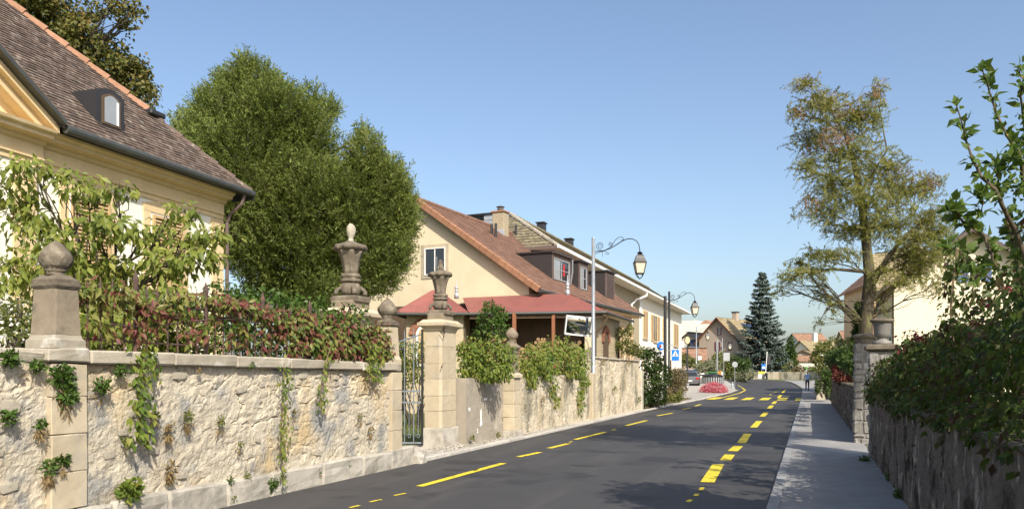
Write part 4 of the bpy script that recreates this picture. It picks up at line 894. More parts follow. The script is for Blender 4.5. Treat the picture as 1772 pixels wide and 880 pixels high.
MB().prism([wpt(-.3,2.0,.03),wpt(.3,2.0,.03)] + [wpt(.3*math.cos(t), 3.15+.3*math.sin(t),.03) for t in np.linspace(0, math.pi, 9)], -bk*.02).build('pane', MT['shutter_p'], wo)
MB().prism([wpt(-.02,2.0,.05),wpt(.02,2.0,.05),wpt(.02,3.4,.05),wpt(-.02,3.4,.05)], -bk*.012).build('mullion', MT['white'], wo)
for k in range(11):
    t0, t1 = math.pi*k/11+.012, math.pi*(k+1)/11-.012
    MB().prism([wpt(r*math.cos(t), 3.15+r*math.sin(t)) for (r, t) in ((.42,t0),(.68,t0),(.68,t1),(.42,t1))], -bk*.05).build('voussoir', MT['brickred'], wo)
# porch: back wall, end wall with arch, posts, brackets
pw0 = FB.w(-8, .28); pw1 = FB.w(-.55, .28)
MB().prism([(pw0.x,pw0.y-.05,0),(pw1.x,pw1.y-.05,0),(pw1.x,pw1.y-.05,4.6),(pw0.x,pw0.y-.05,4.6)], (0,.04,0)).build('boarded_back_wall', MT['wood'], pv)
xw = E2 + bk*.9 - ed*.8; MB().prism([(pw1.x,pw1.y-.06,0),(xw.x,xw.y,0),(xw.x,xw.y,4.3),(pw1.x,pw1.y-.06,4.6)], (0,.05,0)).build('boarded_back_wall', MT['wood'], pv)
ew = E2 + bk*.5 - ed*.45; e2 = E3 + Vector((-.55,-.4,0))
MB().prism([(ew.x,ew.y,0),(e2.x,e2.y,0),(e2.x,e2.y,4.0),(ew.x,ew.y,4.0)], (-.3,.05,0)).build('end_wall', MT['brickwall'], pv)
MB().box(ew.x-.28, ew.x+.06, ew.y-.3, ew.y+.02, 0, 3.95).build('corner_post', MT['cream'], pv)
ac = ew.lerp(e2, .42); dd_ = (e2-ew); dd_.z = 0; dd_.normalize(); nrm_ = Vector((dd_.y,-dd_.x,0))
def ept(u, z, d=.02): q = ac + dd_*u + nrm_*d; return Vector((q.x,q.y,z))
ao = MB().prism([ept(-.45,1.6),ept(.45,1.6)] + [ept(.45*math.cos(t), 2.9+.45*math.sin(t)) for t in np.linspace(0, math.pi, 9)], nrm_*.02).build('arched_opening', MT['wood'], pv)
for k in range(9):
    t0, t1 = math.pi*k/9+.02, math.pi*(k+1)/9-.02; MB().prism([ept(r*math.cos(t), 2.9+r*math.sin(t)) for (r, t) in ((.47,t0),(.72,t0),(.72,t1),(.47,t1))], nrm_*.05).build('voussoir', MT['brickred'], ao)
for (u) in (.03, .93):
    p = ew.lerp(e2, u) + nrm_*.03; MB().tube([(p.x,p.y,3.2),(p.x+nrm_.x*.25,p.y+nrm_.y*.25,3.45),(p.x+nrm_.x*.55,p.y+nrm_.y*.55,3.9)], .05, 6).build('bracket', MT['wood'], pv)
    MB().tube([(p.x,p.y,.1),(p.x,p.y,3.2)], .05, 6).build('downpipe', MT['metal_brown'], pv)
for x in (958, 890): p = W(x, 590, 31.2); MB().box(p.x-.06,p.x+.06,p.y-.06,p.y+.06,0,3.98).build('post', MT['wood_red'], pv)
MB().prism([fr_+bk*.1-Vector((0,0,.25)), E2+bk*.1-ed*.1-Vector((0,0,.25)), E2+bk*.1-ed*.1-Vector((0,0,.1)), fr_+bk*.1-Vector((0,0,.1))], bk*.1).build('eave_beam', MT['wood'], pv)
# stacked firewood in the porch
fwp = W(925, 600, 31.9); fs = empty('firewood_stack', (fwp.x, fwp.y, 0), 0, 'stack of split firewood logs under the porch roof', 'firewood')
lm = MB().tube([(0,-.2,0),(0,.2,0)], .075, 7); lo_ = lm.build('log', MT['log'], fs, local=True); lm_me = lo_.data; bpy.data.objects.remove(lo_)
for r_ in range(13):
    for c_ in range(26):
        q = Vector((0,0,0)) + ed*((c_+(.5 if r_ % 2 else 0))*.145-1.9); top_ = 11.3+1.5*math.sin(c_*.5)
        if r_ > top_: continue
        o = link('log', lm_me, fs); o.location = (q.x+rnd.uniform(-.02,.02), q.y+rnd.uniform(-.05,.05), 1.35+.08+r_*.128); o.rotation_euler = (0, rnd.uniform(0,3), TH+rnd.uniform(-.1,.1)); o.scale = [rnd.uniform(.75,1.1)]*3

# ------------------------------------------------------------------ long white house beyond
wo_ = ona(965, 425, 40); WBE = wo_.x; WH = 8.25; wh = empty('long_white_house', (WBE, 40, 0), 0, 'long white house with beige shutters and mossy hipped roof beyond the porch', 'house')
WL = 49.5; wb = -.85
xs = onb(1107, 560, WBE+wb).y-40
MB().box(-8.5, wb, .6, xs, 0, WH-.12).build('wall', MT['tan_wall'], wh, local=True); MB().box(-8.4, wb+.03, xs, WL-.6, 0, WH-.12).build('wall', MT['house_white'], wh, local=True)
MB().box(-9, .0, 0, WL, WH-.10, WH-.04).build('soffit', MT['pale_side'], wh, local=True)
MB().box(-.03,.10,-.06,WL+.05,WH-.06,WH+.12).build('gutter', MT['white'], wh, local=True); MB().box(-9,.0,-.12,-.02,WH-.12,WH+.06).build('gutter_end', MT['metal_brown2'], wh, local=True)
rr = MB(); rh = 2.55; rdp = 3.9; rr.add([(0,0,WH),(0,WL,WH),(-rdp,WL-3.4,WH+rh),(-rdp,3.4,WH+rh),(-2*rdp,0,WH),(-2*rdp,WL,WH)], [(0,1,2,3),(0,3,4),(1,5,2),(3,2,5,4)])
ro = rr.build('roof', MT['tile_moss'], wh, local=True, fix=False); s_l = math.hypot(rh, rdp)
tiles((.02,0,WH+.01), (0,1,0), (-rdp,0,rh), WL, s_l, .30, .33, lambda u, v: v/s_l*3.4 < u < WL-v/s_l*3.4, .05, .012).build('roof_tiles', MT['tile_moss'], ro, local=True, kind='stuff', fix=False)
sl2 = math.hypot(3.4, rh); tiles((-2*rdp,0,WH+.01), (1,0,0), (0,3.4,rh), 2*rdp, sl2, .30, .33, lambda u, v: v/sl2*rdp < u < 2*rdp-v/sl2*rdp, .05, .012).build('hip_tiles', MT['tile_moss'], ro, local=True, kind='stuff', fix=False)
for i in range(12): t0 = i/12; t1 = (i+1)/12; MB().tube([(-rdp*t0,3.4*t0,WH+rh*t0+.05),(-rdp*t1,3.4*t1,WH+rh*t1+.05)], [.13,.11], 7).build('ridge_tile', MT['coping'], ro, local=True)
for i in range(60): t0 = 3.4+i*.71; MB().tube([(-rdp,t0,WH+rh+.04),(-rdp,t0+.71,WH+rh+.04)], [.13,.11], 7).build('ridge_tile', MT['tile_moss'], ro, local=True)
for (x, y) in ((937,398),(985,425)):
    h_ = hit(x, y, (WBE,0,WH), (rh,0,rdp)); MB().box(h_.x-WBE-.25,h_.x-WBE+.25,h_.y-40-.3,h_.y-40+.3,h_.z-.4,h_.z+.45).build('vent_stack', MT['metal_dark'], wh, local=True); MB().box(h_.x-WBE-.32,h_.x-WBE+.32,h_.y-40-.38,h_.y-40+.38,h_.z+.45,h_.z+.52).build('vent_hood', MT['metal_dark'], wh, local=True)
for (xa, xb, ya_, yb_, kind) in ((1112,1120,534,584,'shut'),(1126,1141,541,589,'open'),(1146,1152,550,592,'shut'),(1165,1173,556,598,'shut')):
    p0 = onb(xa, yb_, WBE+wb+.03); p1 = onb(xb, ya_, WBE+wb+.03); u = (p0.y+p1.y)/2-40; w = p1.y-p0.y; z0 = p0.z; z1 = z0+2.35
    if kind == 'open':
        fo, B = win(wh, wb+.03, u, z0, z1, w*.42, MT['shutter'], MT['glass'], sill=MT['ashlar']); ws = w*.28
        shutter(fo, B, u-w*.5, u-w*.215, z0, z1, .03, MT['shutter']); shutter(fo, B, u+w*.215, u+w*.5, z0, z1, .03, MT['shutter'])
    else:
        fo, B = win(wh, wb+.03, u, z0, z1, w, MT['shutter'], MT['glass'], sill=MT['ashlar']); shutter(fo, B, u-w/2+.03, u-.01, z0+.03, z1-.03, .052, MT['shutter']); shutter(fo, B, u+.01, u+w/2-.03, z0+.03, z1-.03, .052, MT['shutter'])
for u in (26, 33, 41): fo, B = win(wh, wb+.03, u, 1.2, 3.0, 1.6, MT['shutter'], MT['glass'], sill=MT['ashlar'])
q = onb(1119, 512, WBE+.02); yy = q.y-40
MB().tube([(.03,yy,WH-.1),(.0,yy,WH-.35),(-.6,yy-1.2,WH-.75),(wb+.1,yy-2.2,WH-1.2),(wb+.1,yy-2.2,.2)], .09, 8).build('downpipe', MT['white'], wh, local=True)
MB().box(wb+.02,wb+.1,xs-.25,xs+.25,0,WH-.15).build('corner_strip', MT['white'], wh, local=True)
# ------------------------------------------------------------------ generic gabled house (local x across the gable, y along the ridge)
def house(name, label, o, rz, w, d, eave, ridge, wallm, tilem, ov=.4, tw=.4, ex=.35, cat='house', group=None, side=None, vergem='wood'):
    F_ = Frame(o, rz); e = empty(name, o, rz, label, cat, group)
    MB().prism([(-w/2,0,0),(w/2,0,0),(w/2,0,eave),(0,0,ridge-.15),(-w/2,0,eave)], (0,d,0)).build('wall', MT[wallm], e, local=True)
    s = (ridge-eave)/(w/2); ez = eave-ov*s; ro = MB().prism([(-w/2-ov,-ov,ez),(0,-ov,ridge),(w/2+ov,-ov,ez),(w/2+ov,-ov,ez-.12),(0,-ov,ridge-.12),(-w/2-ov,-ov,ez-.12)], (0,d+2*ov,0)).build('roof', MT[tilem], e, local=True)
    L_ = math.hypot(w/2+ov, ridge-ez)
    for sg in (-1, 1): tiles((sg*(w/2+ov),-ov,ez+.01), (0,1,0), (-sg*(w/2+ov),0,ridge-ez), d+2*ov, L_, tw, ex, None, .04, .008).build('roof_tiles', MT[tilem], ro, local=True, kind='stuff', fix=False)
    for sg in (-1, 1): MB().prism([(sg*(w/2+ov),-ov-.04,ez-.2),(0,-ov-.04,ridge-.2),(0,-ov-.04,ridge+.02),(sg*(w/2+ov),-ov-.04,ez+.02)], (0,.035,0)).build('bargeboard', MT[vergem], ro, local=True)
    return e, F_
# cream house behind the right hand wall
rp = ona(1680, 396, 47.6); re_ = ona(1547, 490, 47.6); hw_ = rp.x-re_.x
rh_, FR = house('cream_house', 'cream gabled house with blue shutters behind the right creeper', (rp.x, 47.6, 0), 0, 2*hw_, 9, re_.z+.15, rp.z, 'cream_pale', 'tile_tan', .55, vergem='metal_brown2')
w0_ = FR.l(ona(1676, 488, 47.6)); w1_ = FR.l(ona(1697, 456, 47.6)); uc = (w0_.x+w1_.x)/2; ww = w1_.x-w0_.x
fo, B = win(rh_, 0, uc, w0_.z, w1_.z, ww, MT['white'], MT['glass'], axis='y', sill=MT['ashlar'])
shutter(fo, B, uc-ww/2-.5, uc-ww/2-.02, w0_.z, w1_.z, .02, MT['blue_sh']); shutter(fo, B, uc+ww/2+.02, uc+ww/2+.5, w0_.z, w1_.z, .02, MT['blue_sh'])
MB().tube([(-hw_-.04,.1,.2),(-hw_-.04,.1,re_.z-.2)], .05, 8).build('downpipe', MT['wood'], rh_, local=True)
for yy in (1.2,):
    f2 = MB().box(-hw_-.03,-hw_+.01,yy,yy+1.1,2.6,4.6).build('window', MT['white'], rh_, local=True); MB().box(-hw_-.045,-hw_-.031,yy+.1,yy+1.0,2.7,4.5).build('pane', MT['glass'], f2, local=True)
p = ona(1548, 437, 57); h2, F2 = house('tiled_house', 'ochre house with chequered tile roof behind the robinia trunk', (p.x-.6, 60.5, 0), -R(90), 7.2, 9.5, ona(1500,492,57).z, ona(1520,437,60).z, 'cream', 'tile_tan', .5, .4, .36)
p = ona(1582, 428, 70); h3, F3 = house('orange_gable_house', 'orange rendered gable showing above the chequered roof', (p.x, 70, 0), R(10), 7, 8, p.z-2.6, p.z+.4, 'shutter', 'tile_far', .4, vergem='white')
p = ona(1478, 530, 66); h4, F4 = house('small_tiled_house', 'small ochre house with orange tiles left of the robinia', (p.x+1.2, 70, 0), -R(90), 5, 5, p.z-2.0, p.z+.1, 'cream', 'tile_far', .3)
# taupe house with maroon shutters at the bend
zg = gz(128); po = W(1243, 645, 128); ap_h = W(1243, 549, 128).z
ph, FP = house('taupe_house', 'taupe gabled house with maroon shutters beside the blue spruce', (po.x, po.y, 0), -R(22), 6.9, 10.5, W(1217,590,128).z+.3, ap_h, 'pink', 'tile_tan', .75, .45, .4, vergem='maroon')
def gz_pt(x, y): return FP.hit(x, y, (0,0,0), (0,1,0))
for (xa, xb, yt, yb2, nm) in ((1241.5,1248.5,566,578,'top'),(1237,1246.5,591,605,'l'),(1260,1266,590,604,'r')):
    a_ = gz_pt(xa, yb2); b_ = gz_pt(xb, yt); u = (a_.x+b_.x)/2; w = b_.x-a_.x
    fo, B = win(ph, 0, u, a_.z, b_.z, w*.5, MT['white'], MT['glass'], axis='y', sill=MT['maroon'])
    shutter(fo, B, u-w/2, u-w*.26, a_.z, b_.z, .01, MT['maroon'], False); shutter(fo, B, u+w*.26, u+w/2, a_.z, b_.z, .01, MT['maroon'], False)
for yy in (1.5, 4.2):
    for zz in (3.0, 5.6): 
        f2 = MB().box(3.44,3.5,yy,yy+1.0,zz,zz+1.3).build('window', MT['white'], ph, local=True); MB().box(3.5,3.51,yy+.1,yy+.9,zz+.1,zz+1.2).build('pane', MT['glass'], f2, local=True)
        for q in (-.5, 1.05): MB().box(3.5,3.54,yy+q,yy+q+.45,zz,zz+1.3).build('shutter', MT['maroon'], f2, local=True)
MB().box(-.3,.5,5.2,6.1,ap_h-.4,ap_h+1.1).build('chimney', MT['pink'], ph, local=True); MB().box(-.4,.6,5.1,6.2,ap_h+1.1,ap_h+1.25).build('chimney_slab', MT['metal_dark'], ph, local=True)
rs = (ap_h-(W(1217,590,128).z+.3))/3.45
for i in range(3): x0 = .8; MB().prism([(x0,6+i*1.3,ap_h-x0*rs+.1),(x0+2.2,6+i*1.3,ap_h-(x0+2.2)*rs+.1),(x0+2.2,7.2+i*1.3,ap_h-(x0+2.2)*rs+.1),(x0,7.2+i*1.3,ap_h-x0*rs+.1)], (0,0,.06)).build('solar_panel', MT['solar'], ph, local=True)
# houses far behind on the left
def far_house(label, x, y_eave, Z, w, d, rise, rz, wm, tm, wins=(), name='far_house', zb=None):
    p = W(x, y_eave, Z); z0 = gz(p.y)-.3; e, F_ = house(name, label, (p.x, p.y, z0), rz, w, d, p.z-z0, p.z-z0+rise, wm, tm, .35, .55, .5)
    for (u, za, zb_, ww_) in wins: win(e, 0, u, za, zb_, ww_, MT['white'], MT['glass'], axis='y', sill=MT['white'])
    return e
far_house('low annex with orange tiled roof beside the taupe house', 1180, 622, 124, 8, 3.3, 1.7, -R(80), 'pink', 'tile_far')
far_house('house with dark slate blue solar roof behind the annex', 1196, 601, 140, 8, 5, 1.2, -R(75), 'pale_side', 'solar')
far_house('small dark roofed house peeping past the white house corner', 1190, 596, 150, 6, 6, 2.2, -R(20), 'pale_side', 'metal_dark', [(0,3,4.4,1.2)])
p = W(1196, 600, 175); ab = empty('white_apartment_block', (p.x, p.y, gz(p.y)-.5), -R(12), 'white stepped apartment block far behind the lantern', 'building')
MB().box(-6,1,0,9,0,W(1190,561,175).z).build('wall', MT['house_white'], ab, local=True); MB().box(1,4.5,0,9,0,W(1200,568,175).z).build('wall', MT['house_white'], ab, local=True); MB().box(4.5,7.5,1,9,0,W(1200,574,175).z).build('wall', MT['cream'], ab, local=True)
for u in (-4, -1.2, 2, 3.6, 5.6):
    for zz in (4.5, 7.5): win(ab, 0 if u < 4.5 else 1, u, zz, zz+1.5, 1.3, MT['white'], MT['glass'], axis='y')
MB().prism([(1.2,1.5,W(1200,568,175).z),(4.3,1.5,W(1200,568,175).z),(2.7,1.5,W(1200,560,175).z)], (0,5,0)).build('roof_gable', MT['tile_far'], ab, local=True)
# houses far behind on the right of the spruce
far_house('pale pink gabled house beyond the bend with two windows', 1389, 617, 150, 5.4, 8, 1.3, -R(8), 'pink', 'tile_tan', [(.0,2.6,3.8,.8),(1.6,2.6,3.8,.8)])
e = far_house('white house with tan roof and chimney behind the pink gable', 1386, 606, 172, 7, 10, 2.1, -R(55), 'house_white', 'tile_tan', [(0,4,5.4,1)]); MB().box(-.4,.4,3,3.8,6.5,9.2).build('chimney', MT['house_white'], e, local=True)
far_house('low orange roofed shed right of the spruce', 1362, 623, 142, 5, 5, .8, -R(85), 'pale_side', 'tile_far')
far_house('white house with red orange roof on the far skyline', 1372, 589, 230, 9, 8, 2.0, -R(70), 'house_white', 'tile_far', [(0,5,6.4,1.2)])
far_house('distant orange roofed house above the right hedge', 1410, 602, 200, 8, 8, 1.9, -R(72), 'house_white', 'tile_far', [(0,6,7.4,1.2),(2.4,6,7.4,1.2)])
far_house('distant cream house with brown roof by the right hedge', 1438, 603, 215, 9, 8, 2.0, -R(60), 'cream', 'tile_dark', [(0,6,7.4,1.2)])
far_house('distant house with orange roof above the red shrub', 1455, 590, 160, 8, 8, 2.0, -R(80), 'pale_side', 'tile_far')

# ------------------------------------------------------------------ street lamps
def spiral(c, r, t0, t1, n, dirx, dirz, shrink=.8):
    out = []
    for i in range(n): t = t0+(t1-t0)*i/(n-1); q = r*(1-shrink*i/(n-1)); out.append(c + dirx*q*math.cos(t) + dirz*q*math.sin(t))
    return out
def lantern(e, c, s=1.0):
    """hanging four sided street lantern, top hook at c"""
    t = empty('lantern', c, R(20)); t.parent = e; t.location = Vector(c)-parent_loc(e)
    MB().lathe([(.04*s,0),(.12*s,-.05*s),(.05*s,-.09*s)], (0,0,0), 10).build('crown', MT['black'], t, local=True)
    r2 = 2**.5
    MB().lathe([(.09*s,-.08*s),(.20*s,-.16*s),(.26*s,-.30*s),(.33*s,-.42*s),(.35*s,-.44*s)], (0,0,0), 4, rot=math.pi/4).build('hood', MT['black'], t, local=True)
    MB().lathe([(.30*s,-.44*s),(.19*s,-.86*s)], (0,0,0), 4, rot=math.pi/4).build('glass', MT['plate'], t, local=True)
    mb = MB()
    for k in range(4): g = math.pi/4+k*math.pi/2; mb.tube([(math.cos(g)*.315*s,math.sin(g)*.315*s,-.43*s),(math.cos(g)*.20*s,math.sin(g)*.20*s,-.87*s)], .018*s, 5); mb.tube([(math.cos(g)*.2*s,math.sin(g)*.2*s,-.87*s),(math.cos(g)*.13*s,math.sin(g)*.13*s,-.98*s),(0,0,-1.08*s)], .016*s, 5)
    mb.build('frame', MT['black'], t, local=True); MB().lathe([(.215*s,-.85*s),(.215*s,-.89*s)], (0,0,0), 4, rot=math.pi/4).build('bottom_ring', MT['black'], t, local=True)
    return t
def lamp(label, base, H, reach, matl, s=1.0, dirv=(1,0,0), scroll=True):
    e = empty('street_lamp', base, 0, label, 'street lamp', 'lantern street lamps'); b = Vector(base); d = Vector(dirv).normalized(); z = Vector((0,0,1)); top = b+z*H
    MB().tube([b, b+z*.6, b+z*.62, top], [.085,.085,.07,.062], 12).build('pole', matl, e, smooth=True); MB().lathe([(.066,0),(.05,.04)], top, 10).build('pole_cap', matl, e)
    j = top - z*.52*s; pts = []
    for t in np.linspace(0, 1, 19):                                           # main arm: low at the pole, swelling up and hooking over
        u = reach*t; zz = .0 if t < .15 else (.40*ss((t-.12)/.56))
        if t > .72: zz = .40 - .0*(t)
        pts.append(j + d*u*1.0 + z*zz*s)
    pts = [j + d*(reach*x) + z*(h*s) for (x, h) in ((0,0),(.12,.0),(.25,.02),(.38,.10),(.52,.24),(.64,.37),(.74,.43),(.84,.42),(.93,.33),(.98,.18),(1.0,-.02),(1.0,-.10))]
    MB().tube(pts, .019*s, 6).build('arm', MT['black'], e, smooth=True)
    if scroll:
        mb = MB()
        mb.tube(spiral(j+d*reach*.15+z*.21*s, .17*s, math.pi*1.6, -math.pi*2.2, 34, d, z), .011, 5); mb.tube(spiral(j+d*reach*.37+z*.25*s, .10*s, -math.pi*.5, math.pi*2.8, 26, d, z), .010, 5)
        mb.tube([j+d*(reach*x)+z*(h*s) for (x,h) in ((.25,.03),(.36,.12),(.42,.24),(.48,.42),(.55,.51),(.62,.51),(.66,.46),(.65,.40),(.60,.39))], .011, 5)
        mb.tube([j+d*(reach*x)+z*(h*s) for (x,h) in ((.02,-.13),(.1,-.05),(.25,.0),(.28,-.06),(.33,-.07),(.34,-.13),(.29,-.14),(.27,-.10))], .010, 5); mb.tube([j+d*(reach*.2)+z*(.0*s), j+d*(reach*.2)-z*(.22*s)], .006, 4)
        mb.build('scrollwork', MT['black'], e, smooth=True)
    lantern(e, pts[-1], s); return e
lb = ong(1021, 724); lh = W(1021, 413, F*1.6/78).z
lamp('tall galvanised street lamp with scrolled arm at the road wall', (lb.x+.12, lb.y, 0), lh, 1.66, MT['galv'], .88)
l2 = W(1158, 640, 46); lamp('black street lamp with scrolled arm behind the crossing sign', (l2.x, l2.y, 0), W(1158,505,46).z, 1.45, MT['black'], .88)
p = W(1189.5, 670, 72); lamp_far = [(W(1205,650,95), 1.3, 'small far street lamp lantern in front of taupe house eave', 577), (W(1250,650,112), 1.0, 'farthest street lamp lantern before the maroon window', 595)]
for (b, rc, lab, py) in lamp_far: lamp(lab, (b.x, b.y, gz(b.y, b.x)), (646-py)/F*(95 if py == 577 else 112)+1.6-gz(b.y,b.x)+.8, rc, MT['galv'], 1.0, scroll=False)

# traffic mirror on the lamp pole
mc = W(1000, 563, 28.9); tm = empty('traffic_mirror', (mc.x, mc.y, mc.z), 0, 'tilted rectangular traffic mirror in white frame on lamp post', 'mirror')
u_ = Vector((C_, S_, 0)); u_ = (u_ + Vector((0,0,-.10))).normalized(); n_ = Vector((S_*.9+.25, -C_, -.24)).normalized(); v_ = n_.cross(u_); v_ = v_ if v_.z > 0 else -v_
v_.normalize(); hw2, hh2 = .48, .35
def mpt(u, v, d=0): return mc + u_*u + v_*v + n_*d
mb = MB(); n = 12
for i in range(n+1):
    for j in range(n+1): u = -1+2*i/n; v = -1+2*j/n; mb.v.append(tuple(mpt(u*hw2*.93, v*hh2*.91, .05+.085*(1-.5*u*u-.5*v*v))))
for i in range(n):
    for j in range(n): k = i*(n+1)+j; mb.f.append((k, k+1, k+n+2, k+n+1))
mb.build('mirror_glass', MT['mirror'], tm, fix=True, smooth=True)
fr2 = MB()
for (a_, b_, c_, d_) in ((-hw2,-hw2*.92,-hh2,hh2),(hw2*.92,hw2,-hh2,hh2),(-hw2,hw2,-hh2,-hh2*.9),(-hw2,hw2,hh2*.9,hh2)): fr2.prism([mpt(a_,c_,.0),mpt(b_,c_,.0),mpt(b_,d_,.0),mpt(a_,d_,.0)], n_*.12)
fr2.build('frame', MT['white'], tm); MB().prism([mpt(-hw2*.95,-hh2*.95,-.03),mpt(hw2*.95,-hh2*.95,-.03),mpt(hw2*.95,hh2*.95,-.03),mpt(-hw2*.95,hh2*.95,-.03)], n_*.04).build('back', MT['zinc'], tm)
MB().tube([mpt(hw2,-.25,0), Vector((lb.x+.12, lb.y, mc.z-.3))], .03, 6).build('clamp', MT['black'], tm)

# ------------------------------------------------------------------ signs
def facing(x, y, Z): return W(x, y, Z), Vector((C_, S_, 0)), Vector((0,0,1)), Vector((S_, -C_, 0))
def flat(e, name, o, u, v, n, pts, d, th, m_): return MB().prism([o + u*a_ + v*b_ + n*d for (a_, b_) in pts], n*th).build(name, m_, e)
po_ = W(1151, 640, 44.5); e = empty('sign_post', (po_.x, po_.y, 0), 0, 'thick dark post carrying signs beside the hedge', 'post')
MB().tube([(po_.x,po_.y,0),(po_.x,po_.y,W(1151,512,44.5).z)], .085, 10).build('pole', MT['metal_dark'], e); 
for dz in (0, -.28): MB().tube([(po_.x,po_.y,W(1151,597,44.5).z+dz), (po_.x+.5,po_.y+.1,W(1151,597,44.5).z+dz)], .02, 5).build('sign_arm', MT['galv'], e)
o, u, v, n = facing(1168.5, 614, 44.3); sg = empty('crossing_sign', o, 0, 'blue pedestrian crossing sign with white triangle', 'sign'); s = .21
flat(sg, 'panel', o, u, v, n, [(-.22,-.32),(.22,-.32),(.22,.32),(-.22,.32)], 0, .02, MT['white']); flat(sg, 'blue_field', o, u, v, n, [(-.205,-.305),(.205,-.305),(.205,.305),(-.205,.305)], .021, .003, MT['signblue'])
flat(sg, 'triangle', o, u, v, n, [(-.175,-.06),(.175,-.06),(0,.26)], .025, .003, MT['white'])
flat(sg, 'walking_figure', o, u, v, n, [(-.055,-.045),(-.02,.03),(-.03,.10),(.0,.13),(.03,.09),(.03,.02),(.06,-.045),(.025,-.045),(.0,.0),(-.025,-.045)], .029, .003, MT['black']); flat(sg, 'figure_head', o, u, v, n, [(.022*math.cos(t), .155+.022*math.sin(t)) for t in np.linspace(0,6.28,9)[:-1]], .029, .003, MT['black'])
for k in range(4): flat(sg, 'crossing_bar', o, u, v, n, [(-.12+k*.065,-.052),(-.085+k*.065,-.052),(-.085+k*.065,-.046),(-.12+k*.065,-.046)], .033, .002, MT['black'])
MB().tube([o-n*.02+u*(-.3), o-n*.02+u*.1], .02, 5).build('bracket', MT['galv'], sg)
o = W(1143, 598, 45.5); u = (Vector((C_*.8, S_+.35, 0))).normalized(); n = Vector((u.y, -u.x, 0)); v = Vector((0,0,1)); rs_ = empty('round_sign', o, 0, 'round blue sign with red and white emblem beside the dark post', 'sign')
cir = lambda r, k=24: [(r*math.cos(t), r*math.sin(t)) for t in np.linspace(0, 2*math.pi, k+1)[:-1]]
flat(rs_, 'disc', o, u, v, n, cir(.27), 0, .02, MT['white']); flat(rs_, 'blue_disc', o, u, v, n, cir(.258), .021, .004, MT['signblue'])
flat(rs_, 'white_emblem', o, u, v, n, [(-.02,-.13),(.17,-.13),(.17,.07),(.06,.10),(-.02,.02)], .026, .003, MT['white']); flat(rs_, 'red_emblem', o, u, v, n, [(-.09,-.08),(.02,-.10),(.05,.0),(.0,.09),(-.07,.06)], .03, .003, MT['signred'])
flat(rs_, 'supplement_plate', o-v*.43, u, v, n, [(-.28,-.11),(.28,-.11),(.28,.11),(-.28,.11)], 0, .02, MT['white'])
for k in range(7): flat(rs_, 'lettering', o-v*.39, u, v, n, [(-.24+k*.07,-.025),(-.195+k*.07,-.025),(-.20+k*.07,.03),(-.235+k*.07,.02)], .021, .003, MT['signblue'])
for k in range(5): flat(rs_, 'lettering', o-v*.48, u, v, n, [(-.16+k*.06,-.015),(-.12+k*.06,-.015),(-.12+k*.06,.015),(-.16+k*.06,.015)], .021, .003, MT['signblue'])
MB().tube([o-n*.03, Vector((po_.x, po_.y, o.z))], .022, 5).build('bracket', MT['galv'], rs_)
# small sign posts farther on
def post(name, label, x, yb, yt, Z, r, m_, cat='post'):
    b = W(x, yb, Z); e = empty(name, (b.x, b.y, gz(b.y, b.x)), 0, label, cat); MB().tube([(b.x,b.y,gz(b.y,b.x)-.05),(b.x,b.y,W(x,yt,Z).z)], r, 8).build('pole', m_, e); return e, b
e, b = post('mirror_post', 'dark post with oval traffic mirror beside the parked cars', 1189.5, 670, 598, 70, .08, MT['metal_dark'], 'post')
c = W(1189.5, 588, 70); u = Vector((C_,S_,0)); n = Vector((S_,-C_,0)); v = Vector((0,0,1))
flat(e, 'mirror_rim', c, u, v, n, [(.26*math.cos(t), .38*math.sin(t)) for t in np.linspace(0,6.2832,21)[:-1]], 0, .06, MT['black']); flat(e, 'mirror_glass', c, u, v, n, [(.2*math.cos(t), .31*math.sin(t)) for t in np.linspace(0,6.2832,21)[:-1]], .062, .01, MT['ochre'])
flat(e, 'small_mirror', W(1181,596,70), u, v, n, [(.14*math.cos(t), .28*math.sin(t)) for t in np.linspace(0,6.2832,17)[:-1]], .0, .05, MT['white']); MB().tube([W(1180,599,70), W(1207,601,70)], .025, 5).build('cross_arm', MT['galv'], e)
MB().tube([W(1208,600,70), W(1208,622,70)], .03, 5).build('drop_arm', MT['galv'], e); flat(e, 'hanging_sign', W(1210,619,70), u, v, n, [(-.12,-.2),(.18,-.12),(.2,.14),(-.1,.18)], .03, .02, MT['white']); MB().box(b.x-.12,b.x+.12,b.y-.12,b.y+.12,gz(b.y,b.x)-.05,gz(b.y,b.x)+.5).build('base', MT['zinc'], e)
e, b = post('grey_mast', 'plain grey mast standing before the taupe house', 1241, 652, 587, 86, .09, MT['galv']); MB().lathe([(.16,0),(.12,.25)], (b.x,b.y,gz(b.y,b.x)), 10).build('foot', MT['zinc'], e)
e, b = post('sign_on_pole', 'back of a rectangular grey sign on a pole by the shrubs', 1252.5, 655, 610, 84, .035, MT['galv'], 'sign'); flat(e, 'panel', W(1257,617,84), u, v, n, [(-.32,-.42),(.32,-.42),(.32,.42),(-.32,.42)], .04, .02, MT['signgrey']); flat(e, 'panel_edge', W(1257,617,84), u, v, n, [(-.34,-.44),(.34,-.44),(.34,.44),(-.34,.44)], .02, .018, MT['zinc'])
e, b = post('round_sign_on_pole', 'grey round sign back on a thin pole near the kerb', 1271.5, 660, 628, 82, .03, MT['galv'], 'sign'); flat(e, 'disc', W(1271.5,630,82), u, v, n, cir(.29), .04, .02, MT['signgrey']); flat(e, 'stiffener', W(1271.5,630,82), u, v, n, [(-.2,-.03),(.2,-.03),(.2,.03),(-.2,.03)], .061, .012, MT['galv'])
